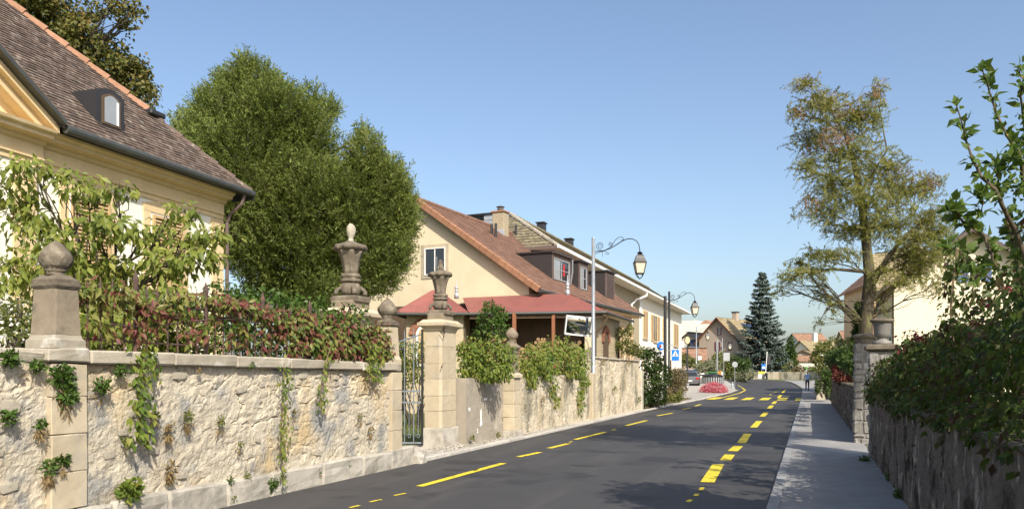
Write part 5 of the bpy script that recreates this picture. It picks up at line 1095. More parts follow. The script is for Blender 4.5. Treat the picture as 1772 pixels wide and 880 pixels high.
b = W(1267.5, 662, 80); z = gz(b.y, b.x); e = empty('stone_bollard', (b.x, b.y, z), 0, 'short grey bollard at the foot of the round sign', 'bollard'); MB().lathe([(.14,-.05),(.14,.42),(.09,.52),(.1,.6),(.04,.68)], (b.x,b.y,z), 10).build('post', MT['zinc'], e); MB().lathe([(.19,-.05),(.19,.06)], (b.x,b.y,z), 10).build('foot', MT['zinc'], e)
# bus stop at the bend
e, b = post('bus_stop', 'blue bus stop sign with notice board before the spruce', 1318, 655, 628, 112, .05, MT['galv'], 'bus stop')
flat(e, 'blue_panel', W(1321,634,112), u, v, n, [(-.28,-.38),(.28,-.38),(.28,.38),(-.28,.38)], .05, .02, MT['signblue']); flat(e, 'bus_symbol', W(1321,636,112), u, v, n, [(-.2,-.1),(.2,-.1),(.2,.12),(.12,.2),(-.12,.2),(-.2,.12)], .072, .01, MT['white'])
flat(e, 'yellow_strip', W(1318,644,112), u, v, n, [(-.45,-.13),(.45,-.13),(.45,.13),(-.45,.13)], .05, .02, MT['yellow']); flat(e, 'timetable', W(1315,650,112), u, v, n, [(-.25,-.3),(.2,-.3),(.2,.25),(-.25,.25)], .05, .02, MT['white'])
b = W(1326,655,114); e = empty('notice_board', (b.x,b.y,gz(b.y)), 0, 'tilted white framed notice board under the spruce', 'board'); MB().tube([W(1324,655,114), W(1327.5,608,114)], .06, 6).build('post', MT['white'], e); flat(e, 'board', W(1329,622,114), u, v, n, [(-.2,-.7),(.3,-.6),(.36,.6),(-.1,.7)], .04, .03, MT['metal_dark']); MB().box(b.x-.18,b.x+.18,b.y-.1,b.y+.1,gz(b.y)-.1,gz(b.y)+.9).build('base_cabinet', MT['black'], e)
e, b = post('green_post', 'thin green and white marker post behind the pedestrian', 1395, 655, 632, 110, .05, MT['white'], 'post'); MB().tube([W(1395,640,110),W(1395,633,110)], .065, 6).build('green_band', MT['green_p'], e)
# ------------------------------------------------------------------ trees
def tree(name, label, base, trunk, radii, clusters, n, L, wd, matl, bark='bark', sub=4, tuft=3, tr=.15, droop=.3, up=.4, shell=.35, cheap=True, r0=.15, sag=.06, out=.6, cat='tree', spray=None, rs=1.0):
    e = empty(name, base, 0, label, cat); m = MB(); m.tube(trunk, radii, 10); tr_ = m.build('trunk', MT[bark], e, smooth=True)
    m = MB(); limbs(m, trunk[1:], clusters, r0, sub, sag=sag, rs=rs); m.build('limbs', MT[bark], e, smooth=True)
    if spray: sprays('crown', e, clusters, matl=LF[matl], twm=bark, **spray)
    if n: foliage('inner_foliage' if spray else 'crown', e, clusters, n, L, L*wd, LF[matl], shell, droop, up, cheap, 'stuff', tuft, tr, out)
    return e
yl = [(430,135,48,36),(395,180,66,50),(470,185,72,50),(345,235,50,50),(430,250,95,65),(525,235,62,62),(320,215,24,28),(330,300,45,50),(420,340,85,70),(520,330,85,70),(460,430,85,70),(560,420,85,70),(632,268,34,46),(655,310,48,45),(650,375,68,55),(665,435,50,45),(640,480,60,32),(560,500,80,36),(480,510,70,40),(600,330,50,60),(560,190,25,30),(685,350,28,40),(425,112,16,22),(385,140,14,24),(475,140,16,22),(350,190,14,26),(540,165,14,24),(575,185,10,20),(628,232,12,22),(655,262,10,20),(690,310,10,22),(700,390,16,30)]
yc = pclus(yl, 27, 1.2) + pclus([(440,290,118,160,0),(520,380,130,140,0),(648,375,72,118,0)], 27); yb_ = W(520, 600, 27.2); yb_.z = 0
tree('yew_tree', 'big dark green yew between the mansion and the cream gable', yb_, [yb_, yb_+Vector((0,0,2)), yb_+Vector((.2,0,5)), yb_+Vector((-.5,.2,8)), yb_+Vector((-1.2,.2,11))], [.45,.36,.27,.16,.05], yc, 60000, .14, .3, 'yew', sub=3, tuft=5, tr=.2, droop=-.5, up=.2, shell=.25, out=.8, spray=dict(ntw=17000, length=.6, per=18, L=.105, wd=.30, shell=.62, out=.75, up=.75, droop=.05, jit=.35))
ll = [(40,-20,60,50),(100,30,45,40),(140,60,45,35),(190,110,48,40),(228,140,38,34),(255,168,16,22),(160,20,20,18),(200,8,26,14),(218,38,16,14),(236,20,14,16),(120,90,40,40),(-40,-60,80,60),(60,-80,90,50),(180,-70,70,40),(245,115,16,14)]
lc = pclus(ll, 33, 1.0); lbs = W(60, 600, 34); lbs.z = 0
tree('linden_tree', 'tall linden with browning leaves behind the mansion roof', lbs, [lbs, lbs+Vector((0,0,6)), lbs+Vector((.3,0,12)), lbs+Vector((.3,0,17))], [.4,.33,.22,.08], lc, 26000, .16, .75, 'linden', sub=4, tuft=7, tr=.3, droop=.5, shell=.3)
# young garden tree with big pale leaves behind the fence
gl = [(50,290,30,28),(20,335,36,38),(118,300,16,14),(150,330,40,24),(60,385,54,38),(185,390,56,32),(110,440,80,45),(255,405,40,26),(318,365,18,22),(345,412,36,18),(380,400,14,16),(30,470,50,45),(190,470,80,36),(290,455,60,34),(345,440,36,22),(110,510,70,36),(215,520,70,30),(20,540,40,40),(210,325,14,16),(185,560,90,30),(300,510,50,26)]
gc = pclus(gl, 11.2, .5, depth=.5); gb_ = W(185, 640, 11.6); gb_.z = .3
ge = empty('garden_tree', gb_, 0, 'small garden tree with large yellow green leaves behind the fence', 'tree')
m = MB(); m.tube([gb_, gb_+Vector((-.1,0,.9)), gb_+Vector((-.25,0,1.6)), gb_+Vector((-.3,.1,2.6))], [.09,.075,.06,.02], 8); m.build('trunk', MT['bark'], ge, smooth=True)
m = MB(); limbs(m, [gb_+Vector((0,0,.8)), gb_+Vector((-.2,0,1.3)), gb_+Vector((-.28,.05,2.1))], gc, .05, 5, .006, sag=.05); m.build('limbs', MT['bark'], ge, smooth=True)
def leafy(e, clusters, n, nobj, L, wd, key, droop=.7, shell=.2, up=.6, front=True, cheap=False):
    P, O, _ = blob_points(clusters, n, shell); D = O*.5 + rdir(len(P))*.8 + np.array([0,0,-droop]); Nn = rdir(len(P))*.7+np.array([0,0,up])+O*.3+np.array([.3,-.5,0]); ls = L*(.6+.7*rng.random(len(P)))
    Z = -P[:,0]*S_ + P[:,1]*C_; order = np.argsort(Z/ls); a, b = order[:nobj], order[nobj:]
    leaf_objects(e, P[a], D[a], Nn[a], ls[a], unit_leaf(key, LF[key], wd))
    V, fc = leaf_verts(P[b], D[b], Nn[b], ls[b], ls[b]*wd, cheap=cheap); bulk('foliage', V, fc, LF[key], e, 'stuff')
leafy(ge, gc, 3700, 290, .15, .44, 'garden', droop=.9)
# robinia on the right
rl = [(1392,143,28,11),(1375,195,16,12),(1420,180,48,26),(1470,205,48,34),(1520,160,14,26),(1508,200,30,30),(1410,235,42,32),(1470,265,60,36),(1395,290,28,24),(1450,320,60,34),(1530,290,40,36),(1425,365,46,26),(1500,350,56,36),(1560,330,44,32),(1600,320,34,26),(1540,390,60,30),(1610,375,38,36),(1470,400,48,20),(1410,440,30,16),(1590,415,50,22),(1560,440,34,14),(1395,470,40,16),(1365,480,24,14),(1420,505,18,20),(1440,530,12,18),(1625,400,26,24),(1530,470,26,12),(1380,455,22,10),(1600,450,50,24),(1640,430,26,26),(1560,490,30,16),(1450,440,40,16),(1345,500,14,12),(1415,560,8,12),(1580,470,30,20),(1620,490,24,24),(1530,530,16,20)]
rl = [(x, y, rx*1.2, ry*1.2) for (x, y, rx, ry) in rl]
rc = pclus(rl, 28, .9); rb_ = W(1500, 640, 28.2); rb_.z = 0
tk = [rb_, W(1498,560,28.2), W(1505,480,28.2), W(1497,400,28.1), W(1490,340,28), W(1478,280,28), W(1462,230,28), W(1440,195,28)]
re2 = tree('robinia_tree', 'airy yellow green robinia with brown seed pods beside the cream house', rb_, tk, [.26,.23,.19,.15,.12,.09,.06,.03], rc, 0, .07, .4, 'robinia', 'bark_rob', sub=7, r0=.14, sag=.03, rs=.5, spray=dict(ntw=3800, length=.52, per=26, L=.066, wd=.45, shell=.12, out=.6, up=.1, droop=.25, jit=.7))
m = MB(); m.tube([W(1503,500,28.2), W(1540,440,28), W(1570,405,27.8), W(1600,380,27.7)], [.12,.085,.05,.025], 8); m.tube([W(1500,470,28.2), W(1440,465,28), W(1390,472,27.9), W(1350,490,27.9)], [.07,.05,.035,.012], 7); m.tube([W(1499,520,28.2), W(1455,520,28), W(1430,535,28), W(1418,556,28)], [.05,.035,.02,.008], 6); m.tube([W(1488,335,28), W(1535,260,28), W(1520,180,28)], [.05,.03,.012], 6); m.build('limbs', MT['bark_rob'], re2, smooth=True)
pod = pclus([(1388,145,30,12),(1425,178,44,20),(1520,155,14,24),(1470,195,40,22),(1380,195,16,16),(1550,300,40,24),(1600,318,34,20),(1400,260,24,20),(1440,240,40,24),(1400,350,22,16)], 28, .8)
foliage('seed_pods', re2, pod, 4200, .08, .03, LF['pods'], .2, 1.0, .2, True, 'stuff', 6, .14)
# apple tree reaching in at the top right, bigger part out of frame
ae = empty('apple_tree', W(1800, 640, 9.2).xy.to_3d(), 0, 'gnarled apple tree with glossy leaves reaching in above the creeper', 'tree')
br = [([(1800,640),(1785,560),(1762,470),(1755,420),(1740,380)], .06, .03, 9.2), ([(1740,540),(1735,500),(1722,450),(1700,410),(1668,385),(1650,352)], .035, .010, 8.6), ([(1790,520),(1760,400),(1720,330),(1690,290),(1672,245),(1656,185)], .05, .006, 8.8), ([(1790,420),(1775,330),(1762,265),(1735,220),(1712,160),(1700,118)], .045, .006, 9.0),
      ([(1775,300),(1772,200),(1768,150),(1766,115)], .03, .006, 9.1), ([(1722,450),(1690,455),(1665,440),(1640,425)], .018, .005, 8.6), ([(1735,500),(1700,470),(1680,480),(1650,470)], .02, .006, 8.5), ([(1745,400),(1735,340),(1728,300),(1722,280)], .02, .005, 8.9), ([(1668,385),(1655,370),(1640,365)], .008, .004, 8.6), ([(1720,330),(1740,290),(1760,270)], .012, .005, 8.8), ([(1700,410),(1690,380),(1700,350),(1690,330)], .012, .004, 8.6)]
m = MB(); tips = []
for pts, r0, r1, Z in br:
    w_ = [W(x, y, Z+.15*math.sin(i*2.1)) for i, (x, y) in enumerate(pts)]; fine = []
    for p, q in zip(w_, w_[1:]):
        for t in (0, .33, .66): fine.append(p.lerp(q, t) + Vector((rnd.uniform(-1,1), rnd.uniform(-1,1), rnd.uniform(-1,1)))*.018)
    fine.append(w_[-1]); k = len(fine); m.tube(fine, [.62*r0+(r1-.62*r0)*i/(k-1) for i in range(k)], 7)
    tips += [(fine[i], (fine[min(i+1,k-1)]-fine[i-1])) for i in range(k//3, k)]
m.build('branches', MT['bark_lich'], ae, smooth=True)
P = []; D = []; 
for (p, d) in tips:
    for k in range(7): q = rdir(1)[0]; P.append(np.array(p)+q*.05*rnd.random()+np.array(d)*rnd.uniform(-.4,.4)); D.append(q+np.array([0,0,.25])+unit(np.array(d)[None])[0]*.4)
P = np.array(P); D = np.array(D); ls = .14*(.6+.6*rng.random(len(P))); sel = rng.permutation(len(P)); a_, b_ = sel[:300], sel[300:]
Nn = rdir(len(P))*.7+np.array([0,-.3,.8]); leaf_objects(ae, P[a_], D[a_], Nn[a_], ls[a_], unit_leaf('apple', LF['apple'], .6))
if len(b_): V, fc = leaf_verts(P[b_], D[b_], Nn[b_], ls[b_], ls[b_]*.6); bulk('foliage', V, fc, LF['apple'], ae, 'stuff')
foliage('crown', ae, pclus([(1775,250,26,60),(1775,400,24,60),(1765,330,18,40),(1850,330,60,110),(1860,160,70,70),(1950,280,90,130),(1900,450,80,70)], 9.1, .3), 2600, .10, .06, LF['apple'], .2, .2, .6, False, 'stuff', 4, .1)
# tall garden trees just outside the frame whose shade crosses the road
for nm, lab, (bx, ay), zc, rr_, nn_ in (('walnut_tree', 'leafy walnut tree in the garden behind the dark wall', (5.4,12.2), 9.5, 2.3, 10000), ('hazel_tree', 'bushy hazel in the garden behind the dark wall near the gateposts', (2.9,5.8), 5.2, .95, 3200)):
    b0 = Vector((bx, ay, 0)); cl = [(b0+Vector((rnd.uniform(-1,1)*rr_*.8, rnd.uniform(-1,1)*rr_*.8, zc+rnd.uniform(-1,1)*rr_*.7)), (rr_*.5,rr_*.5,rr_*.42)) for _ in range(12)]
    tree(nm, lab, b0, [b0, b0+Vector((0,0,zc*.4)), b0+Vector((.1,0,zc*.8)), b0+Vector((0,.1,zc+1))], [.2,.16,.11,.04], cl, nn_, .16, .6, 'hedge', tuft=4, tr=.25)
# blue spruce at the bend
sb = W(1319, 652, 122); sb.z = gz(sb.y)-.2; st = W(1319, 470, 122).z; SH = st-sb.z
se = empty('blue_spruce', sb, 0, 'tall blue spruce standing at the far road bend', 'tree'); MB().tube([sb, sb+Vector((0,0,SH*.5)), Vector((sb.x,sb.y,st))], [.3,.18,.02], 8).build('trunk', MT['bark'], se)
m = MB(); P = []; D = []; Nn = []
for top in ((0,0),(.9,-.6)):
    hs_ = SH if top == (0,0) else SH-.5
for lv in range(26):
    t = lv/25; z0_ = sb.z+.7+(SH-.9)*t; r = (4.4*(1-t)**.85+.18)*(1 if lv else .8)*rnd.uniform(.85,1.1); nb2 = int(19-9*t); ph0 = rnd.random()*6
    for k in range(nb2):
        z = z0_+rnd.uniform(-.4,.35)*(1-.6*t); g = ph0+2*math.pi*k/nb2+rnd.uniform(-.3,.3); rr_ = r*rnd.uniform(.5,1.15); d = np.array([math.cos(g), math.sin(g), 0]); pts = []
        for q in np.linspace(.08, 1, 5): pts.append(np.array([sb.x,sb.y,z]) + d*rr_*q + np.array([0,0,-.32*rr_*math.sin(q*2.2)*(1-t)+.16*rr_*q*q]))
        m.tube([Vector(p) for p in pts], [.05,.04,.03,.02,.01], 4)
        ns = int(34+60*rr_/3.5); q = rng.random(ns)**.6; base = np.array(pts)[np.minimum(4, (q*4).astype(int))]; nxt = np.array(pts)[np.minimum(4, (q*4).astype(int)+1)]; fr_q = (q*4 % 1)[:,None]
        pp2 = base*(1-fr_q)+nxt*fr_q; sd = np.cross(d, [0,0,1.]); P.append(pp2+rdir(ns)*.06); D.append(d*.7 + sd*rng.uniform(-1.1,1.1,(ns,1)) + np.array([0,0,-.25])+rdir(ns)*.25); Nn.append(np.tile([0,0,1.],(ns,1))+rdir(ns)*.35)
P = np.concatenate(P); D = np.concatenate(D); Nn = np.concatenate(Nn); ls = .58*(.55+.6*rng.random(len(P)))
m.build('limbs', MT['bark'], se); V, fc = leaf_verts(P, D, Nn, ls, ls*.42, curl=.2); bulk('crown', V, fc, LF['spruce'], se, 'stuff')
def conifer(label, x, yb, yt, Z, rad, key='hedge'):
    b = W(x, yb, Z); b.z = gz(b.y); t = W(x, yt, Z).z; e = empty('conifer', b, 0, label, 'tree'); MB().tube([b, (b.x,b.y,t)], [.15,.02], 6).build('trunk', MT['bark'], e)
    cl = [(Vector((b.x,b.y,b.z+(t-b.z)*(i+.5)/8)), (rad*(1-i/8.5),rad*(1-i/8.5),(t-b.z)/11)) for i in range(8)]; foliage('crown', e, cl, 2600, .5, .2, LF[key], .4, .2, .3, True, 'stuff')
conifer('small dark conifer between the spruce and pink house', 1368, 640, 583, 138, 1.6)
conifer('slim conifer tip above the tiled roof by the robinia', 1487, 560, 519, 60, .7)

# ------------------------------------------------------------------ creepers, shrubs, hedges
def on_wall(e): return e
fv = empty('red_creeper', (LB-.1, 9.5, 1.9), 0, 'red and green creeper trailing over the iron fence', 'creeper')
cl = []
for a in np.arange(6.1, 12.1, .15):
    z = wt(a)+.13; th = ss((a-8.4)/2.6); cl.append((Vector((LB-.16+rnd.uniform(-.10,.12), a+rnd.uniform(-.1,.1), z+.60-.20*th+rnd.uniform(-.13,.12))), (rnd.uniform(.08,.2)+.10*th, rnd.uniform(.12,.3), rnd.uniform(.05,.16)+.20*th)))
    if rnd.random() < .6: cl.append((Vector((LB-.12, a, z+.32+rnd.uniform(-.1,.1))), (.06, .07, rnd.uniform(.12,.25))))
    if th > .3: cl.append((Vector((LB-.02, a, z+.18+rnd.uniform(-.08,.12))), (.14, .18, .14)))
m = MB(); m.tube([Vector((LB-.18+.04*math.sin(a*3), a, wt(a)+.62+.08*math.sin(a*2.3))) for a in np.arange(6.1, 12, .25)], .012, 5); m.tube([Vector((LB-.12+.04*math.cos(a*3), a, wt(a)+.5+.1*math.sin(a*1.7))) for a in np.arange(6.3, 12, .25)], .009, 5); m.build('stem', MT['iron'], fv)
leafy(fv, cl, 7400, 290, .10, .46, 'creeper', droop=.9, shell=.2)
def strand(label, pts, n, L, key, b=-6.60, spread=.06, name='hanging_creeper'):
    ws = [onb(x, y, b) for (x, y) in pts]; e = empty(name, ws[0], 0, label, 'creeper'); m = MB(); m.tube(ws, .008, 5); m.build('stem', MT['twig'], e)
    P = []
    for i in range(n): t = rnd.random()*(len(ws)-1); k = int(t); P.append(np.array(ws[k].lerp(ws[k+1], t-k))+np.array([rnd.uniform(0,.06), rnd.gauss(0,spread), rnd.gauss(0,.04)]))
    P = np.array(P); D = rdir(n)*.7+np.array([.25,0,-.9]); Nn = rdir(n)*.5+np.array([1.,-.2,.4]); ls = L*(.6+.6*rng.random(n)); V, fc = leaf_verts(P, D, Nn, ls, ls*.5); bulk('foliage', V, fc, LF[key], e, 'stuff'); return e
strand('broad leafy creeper strand hanging down the wall below the fence', [(250,600),(248,640),(240,690),(240,725),(236,765)], 190, .10, 'creeper_g', spread=.10)
strand('thin creeper strand hanging full height down the wall', [(492,628),(490,680),(488,730),(487,780),(490,835)], 200, .07, 'creeper_g', spread=.055)
strand('short creeper strand hanging beside the ball pillar', [(572,600),(560,640),(556,680),(554,705)], 90, .075, 'creeper_g', spread=.05)
strand('leafy creeper bunch spilling over the coping at the wall end', [(645,590),(648,620),(640,640),(655,660)], 170, .09, 'creeper_g', spread=.13)
def tuft(label, x, y, r, key, n=60, L=.05, dry=0, b=-6.66, cat='plant'):
    c = onb(x, y, b); s = r*((-c.x*S_+c.y*C_)/F); e = empty('wall_plant', c, 0, label, cat, 'plants rooted in the long wall')
    foliage('foliage', e, [(c+Vector((s*.35,0,0)), (s*.5,s,s*.85))], n, L, L*.6, LF[key], .15, .1, .5, False, 'stuff')
    if dry: foliage('dry_trailer', e, [(c+Vector((.01,0,-s*1.3)), (.03,s*.6,s*1.0))], dry, .07, .012, LF['dry'], .1, 1.5, .2, True, 'stuff')
    m = MB()
    for k in range(5): m.tube([c+Vector((-.03,0,-.02)), c+Vector((s*rnd.uniform(.2,.6), rnd.uniform(-s,s)*.6, rnd.uniform(-.3,.6)*s))], .004, 4)
    m.build('stems', MT['twig'], e)
TF = [('leafy tuft at the very edge of the wall under the coping',14,620,17,'ivy',150,.05,0),('small round tuft left of the ivy clump below the pillar',62,633,13,'ivy',110,.045,0),('large ivy clump hanging below the ball pillar',104,650,24,'ivy',260,.055,50),('second lobe of ivy below the large clump by the pilaster',112,682,20,'ivy',190,.055,50),('blue green tuft right of the pilaster under the coping',173,668,15,'ivy',130,.045,20),('small tuft under the coping left of the broad strand',206,641,12,'ivy',90,.045,0),
 ('dense tuft low on the wall at the picture edge',12,721,15,'ivy',130,.045,0),('tuft with long dry roots left of the pilaster',68,733,11,'ivy',70,.04,70),('green tuft with rusty dry trailers beside the pilaster foot',82,806,15,'ivy',90,.045,80),('round tuft touching the pilaster near its foot',106,795,13,'ivy',100,.045,30),('bushy leafy plant growing from the plinth near the road',220,845,22,'creeper_g',150,.075,0),('mossy plant with brown roots in mid wall',322,718,13,'shrub',70,.035,60),
 ('mossy plant right of the brown rooted one',380,728,11,'shrub',60,.035,20),('sparse plant right beside the broad strand',266,716,9,'shrub',50,.035,50),('brownish plant below the sparse one by the strand',290,738,12,'dry',50,.04,60),('pale plant at the foot of the broad strand',215,762,12,'shrub',70,.035,10),('dry brown trailer plant low in the wall',292,808,12,'dry',50,.05,110),('round cushion plant on the plinth by the thin strand',468,835,13,'ivy',170,.04,0),
 ('small plant near the right end of the wall',622,719,8,'shrub',50,.035,15),('dry plant beside the pale plant at wall end',640,742,8,'dry',40,.035,20),('tiny tuft in mid wall left of the thin strand',415,768,8,'shrub',40,.03,15),('little plant on the plinth top in mid wall',396,830,8,'ivy',45,.035,15),('little tuft peeping over the coping in mid fence',432,632,9,'ivy',50,.035,0),('tiny plant low on the plinth near the gate',603,803,5,'ivy',30,.03,0),('small plant on the plinth top left of the thin strand',426,822,8,'shrub',40,.035,0),('small upright weed at the plinth foot in mid wall',400,862,9,'shrub',50,.04,0),('tiny plant right of the thin strand in mid wall',508,712,6,'shrub',26,.03,8),('little plant on the plinth top right of the thin strand',550,815,7,'ivy',40,.03,8),('mossy speck high on the wall below the broad coping',345,640,5,'dry',24,.03,0)]
for (lab, x, y, r, k, n, L, dry) in TF: tuft(lab, x, y, r, k, n, L, dry)
for (lab, x, y, r, k, n, L, dry, b_) in (('dry mossy plant on the wall below the green creeper',938,690,7,'dry',40,.05,10,-7.08),('small green plant in the wall beside the lamp foot',1010,700,7,'ivy',40,.05,0,-7.05),('dark moss patch hanging from the tall wall coping',1085,628,8,'dry',60,.06,30,-7.05),('moss patch under the coping right beside the lamp',1042,626,7,'dry',60,.06,30,-7.05),('green weed in the middle of the tall wall',1062,672,7,'shrub',50,.06,10,-7.05),('green weeds near the far end of the tall wall',1105,690,7,'shrub',60,.06,0,-7.05),('weed at the foot of the stucco wall',815,757,8,'shrub',50,.05,0,-7.15),('weed at the foot of the tall egg topped pillar',860,752,7,'shrub',40,.05,0,-7.1)): tuft(lab, x, y, r, k, n, L, dry, b=b_)
bush('rose_bush', 'white flowering rose bush on the wall beside the pillar', 'shrub', pclus([(20,560,30,26),(50,575,34,22),(80,585,22,16),(0,580,30,24),(30,535,26,20)], 8.6, .2, depth=.25), 900, .055, LF['shrub'], base=W(30,600,8.7), flowers=(260, .035, LF['whitefl']), cheap=False)
bush('garden_shrub', 'dense green shrub behind the fence below the mansion corner', 'shrub', pclus([(420,540,40,34),(470,530,40,30),(390,580,36,34),(450,590,50,34),(520,540,50,30),(560,570,40,34),(400,505,24,16),(600,560,30,30)], 12.6, .4, depth=.6), 3600, .085, LF['ivy'], base=W(450,640,12.7).xy.to_3d(), tuft=3, tr=.1)
bush('garden_shrub', 'leafy shrub growing behind the first fence panels', 'shrub', pclus([(180,570,40,30),(250,575,50,34),(320,560,40,40),(220,600,60,24),(330,600,30,24)], 10.6, .3, depth=.4), 1900, .10, LF['garden'], base=W(240,640,10.7).xy.to_3d())
bush('garden_bush', 'yellow green bush seen through the gate bars', 'shrub', pclus([(705,610,24,24),(730,640,20,26),(700,645,20,26),(740,600,10,16)], 24, .5, depth=.8), 1800, .08, LF['creeper_g'], base=W(715,690,24).xy.to_3d())
c1 = empty('green_creeper', (-7.2, 17.6, 1.5), 0, 'green creeper mound with red tinges over the grey stucco wall', 'creeper')
cl = pclus([(815,610,24,28),(850,605,32,28),(878,620,18,30),(830,635,34,22),(865,642,26,20),(808,640,14,20),(800,600,8,14),(845,650,30,10)], 18.6, .15, depth=.35); leafy(c1, cl, 2700, 120, .10, .5, 'creeper_g', droop=.9); MB().tube([(-7.2,16.9+.25*i,1.5+.12*math.sin(i*2)) for i in range(8)], .015, 5).build('stem', MT['twig'], c1)
c2 = empty('green_creeper', (-7.15, 22, 1.5), 0, 'bright green creeper mass over the wall left of the lamp', 'creeper')
cl = pclus([(925,620,24,26),(950,610,24,24),(975,605,26,24),(1000,620,22,26),(940,640,28,16),(985,640,30,18),(915,640,14,18),(1008,655,12,26),(1003,690,6,30),(955,668,8,18),(962,690,5,14),(920,660,6,10)], 22.5, .2, depth=.4)
cl = [(Vector((max(-7.35,min(-6.98,c[0].x)), c[0].y, c[0].z)), c[1]) if False else (onb(*q, -7.12), r) for (c, r, q) in [(c, c[1], q) for c, q in zip(cl, [(925,620),(950,610),(975,605),(1000,620),(940,640),(985,640),(915,640),(1008,655),(1003,690),(955,668),(962,690),(920,660)])]]
leafy(c2, [(c, (r[0]*1.15, r[1], r[2]*1.15)) for c, r in cl], 3900, 120, .115, .5, 'creeper_g', droop=.9); MB().tube([(-7.15,19.6+.5*i,1.5+.12*math.sin(i*2)) for i in range(14)], .015, 5).build('stem', MT['twig'], c2)
bush('laurel_shrub', 'upright grey green shrub behind the stucco wall creeper', 'shrub', pclus([(848,550,22,20),(860,570,20,20),(838,575,18,18),(850,530,12,10),(865,545,12,14)], 20.5, .2, depth=.4), 1300, .09, LF['ivy'], base=W(850,640,20.5).xy.to_3d())
bush('climbing_shrub', 'loose green shrub behind the tall wall right of the lamp', 'shrub', pclus([(1050,600,18,14),(1075,585,14,20),(1085,600,20,14),(1100,605,16,10),(1060,575,5,12),(1090,570,5,12)], 35.5, .2, depth=.3), 1500, .11, LF['shrub'], base=W(1075,640,35.5).xy.to_3d())
def box_hedge(name, label, pts, Z, key, n, L, depth=1.0, cat='hedge'):
    cl = pclus(pts, Z, .2, depth=depth); return bush(name, label, cat, cl, n, L, LF[key], zmin=0.02)
box_hedge('dark_hedge', 'rounded dark green hedge at the end of the tall wall', [(1130,625,18,22),(1145,650,18,24),(1125,660,18,30),(1140,685,16,18),(1120,690,14,14),(1115,610,14,10)], 36.6, 'hedge', 3400, .13, .8)
box_hedge('brown_hedge', 'clipped browning hedge below the crossing sign', [(1165,650,12,14),(1178,650,12,14),(1168,672,12,14),(1180,668,8,14),(1160,680,8,12)], 44, 'hedge_br', 2400, .12, .9)
box_hedge('green_undergrowth', 'low green shoots at the foot of the browning hedge', [(1168,690,10,8),(1156,694,8,8),(1176,684,6,6)], 42.8, 'shrub', 420, .14, .4, 'shrub')
for lab, pts, Z, key, n in (('green shrub row behind the parked cars', [(1192,625,10,10),(1205,628,10,9),(1185,618,8,8)], 98, 'shrub', 900), ('big pale olive shrub left of the container', [(1218,640,18,16),(1232,634,16,14),(1240,645,14,14),(1210,650,12,10)], 92, 'olive', 1700), ('tall mixed shrub below the maroon windows', [(1248,622,14,14),(1256,640,14,16),(1240,618,8,8)], 100, 'shrub', 1400), ('dark green shrub behind the rectangular sign', [(1268,625,14,12),(1280,635,16,14),(1262,645,14,12),(1290,628,10,10)], 100, 'hedge', 1500), ('grey green low shrub behind the round sign', [(1285,650,16,8),(1296,646,12,8),(1277,655,10,6)], 99, 'olive', 900)):
    box_hedge('roadside_shrub', lab, pts, Z, key, n, .28, 1.6, 'shrub')
for lab, pts, Z, key, n in (('green hedge behind the bend wall left of the bus stop', [(1292,645,10,7),(1302,642,10,8),(1310,640,8,8)], 124, 'shrub', 800), ('yellowish hedge behind the bend wall right of the spruce', [(1335,640,10,7),(1346,638,12,8),(1358,640,10,8),(1340,630,8,6)], 124, 'shrub', 1100), ('bare brownish hedge behind the bend wall', [(1372,640,12,8),(1385,640,12,8),(1397,641,10,7)], 124, 'hedge_br', 900), ('pale bush with white blossoms by the bend wall', [(1364,634,6,8),(1367,628,5,6)], 126, 'olive', 400), ('green hedge end behind the walking pedestrian', [(1408,642,10,8),(1418,640,12,10)], 120, 'shrub', 700)):
    box_hedge('bend_hedge', lab, pts, Z, key, n, .30, 1.4)
box_hedge('overgrown_hedge', 'overgrown yellow green hedge above the far pavement wall', [(1425,610,18,16),(1445,600,20,18),(1430,635,18,18),(1450,630,18,20),(1412,620,10,12),(1420,600,10,8),(1462,600,14,18)], 47, 'shrub', 3600, .14, 1.2)
box_hedge('dark_shrub', 'dark ivy shrub hanging by the short wall end', [(1440,655,12,16),(1432,670,8,16),(1428,650,8,14),(1415,668,5,12)], 44, 'hedge', 1300, .13, .7)
box_hedge('garden_hedge', 'loose green hedge above the shaded wall beyond the gateposts', [(1478-i*5.5, 628-i*1.0, 12, 16, i*2.3-4) for i in range(8)], 26, 'hedge', 4200, .12, .5)
bush('red_shrub', 'red leaved creeper shrub above the shaded wall by the gatepost', 'shrub', pclus([(1458,640,12,12),(1450,650,10,10),(1465,655,8,8),(1446,638,6,8)], 29, .3, depth=.5), 1700, .085, LF['redshrub'])
bush('dark_bush', 'dark bush behind the far gatepost', 'shrub', pclus([(1465,620,16,16),(1475,640,10,18),(1480,610,14,20),(1455,610,12,12)], 33, .4, depth=.7), 1500, .13, LF['hedge'])
# big creeper on the right hand wall
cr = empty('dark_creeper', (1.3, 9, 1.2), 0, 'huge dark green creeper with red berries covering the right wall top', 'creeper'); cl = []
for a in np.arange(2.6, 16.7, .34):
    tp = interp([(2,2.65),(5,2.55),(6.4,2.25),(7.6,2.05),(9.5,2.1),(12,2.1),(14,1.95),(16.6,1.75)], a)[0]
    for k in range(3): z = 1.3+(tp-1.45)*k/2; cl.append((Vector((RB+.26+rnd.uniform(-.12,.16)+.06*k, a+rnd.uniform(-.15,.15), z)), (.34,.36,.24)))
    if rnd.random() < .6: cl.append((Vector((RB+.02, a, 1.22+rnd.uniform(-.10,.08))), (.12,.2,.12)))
cl += pclus([(1655,440,16,22),(1648,490,18,36),(1645,545,20,34),(1690,560,40,40),(1660,580,40,30),(1720,500,40,40),(1690,520,30,30),(1750,470,30,26)], 7.9, .25, depth=.3)
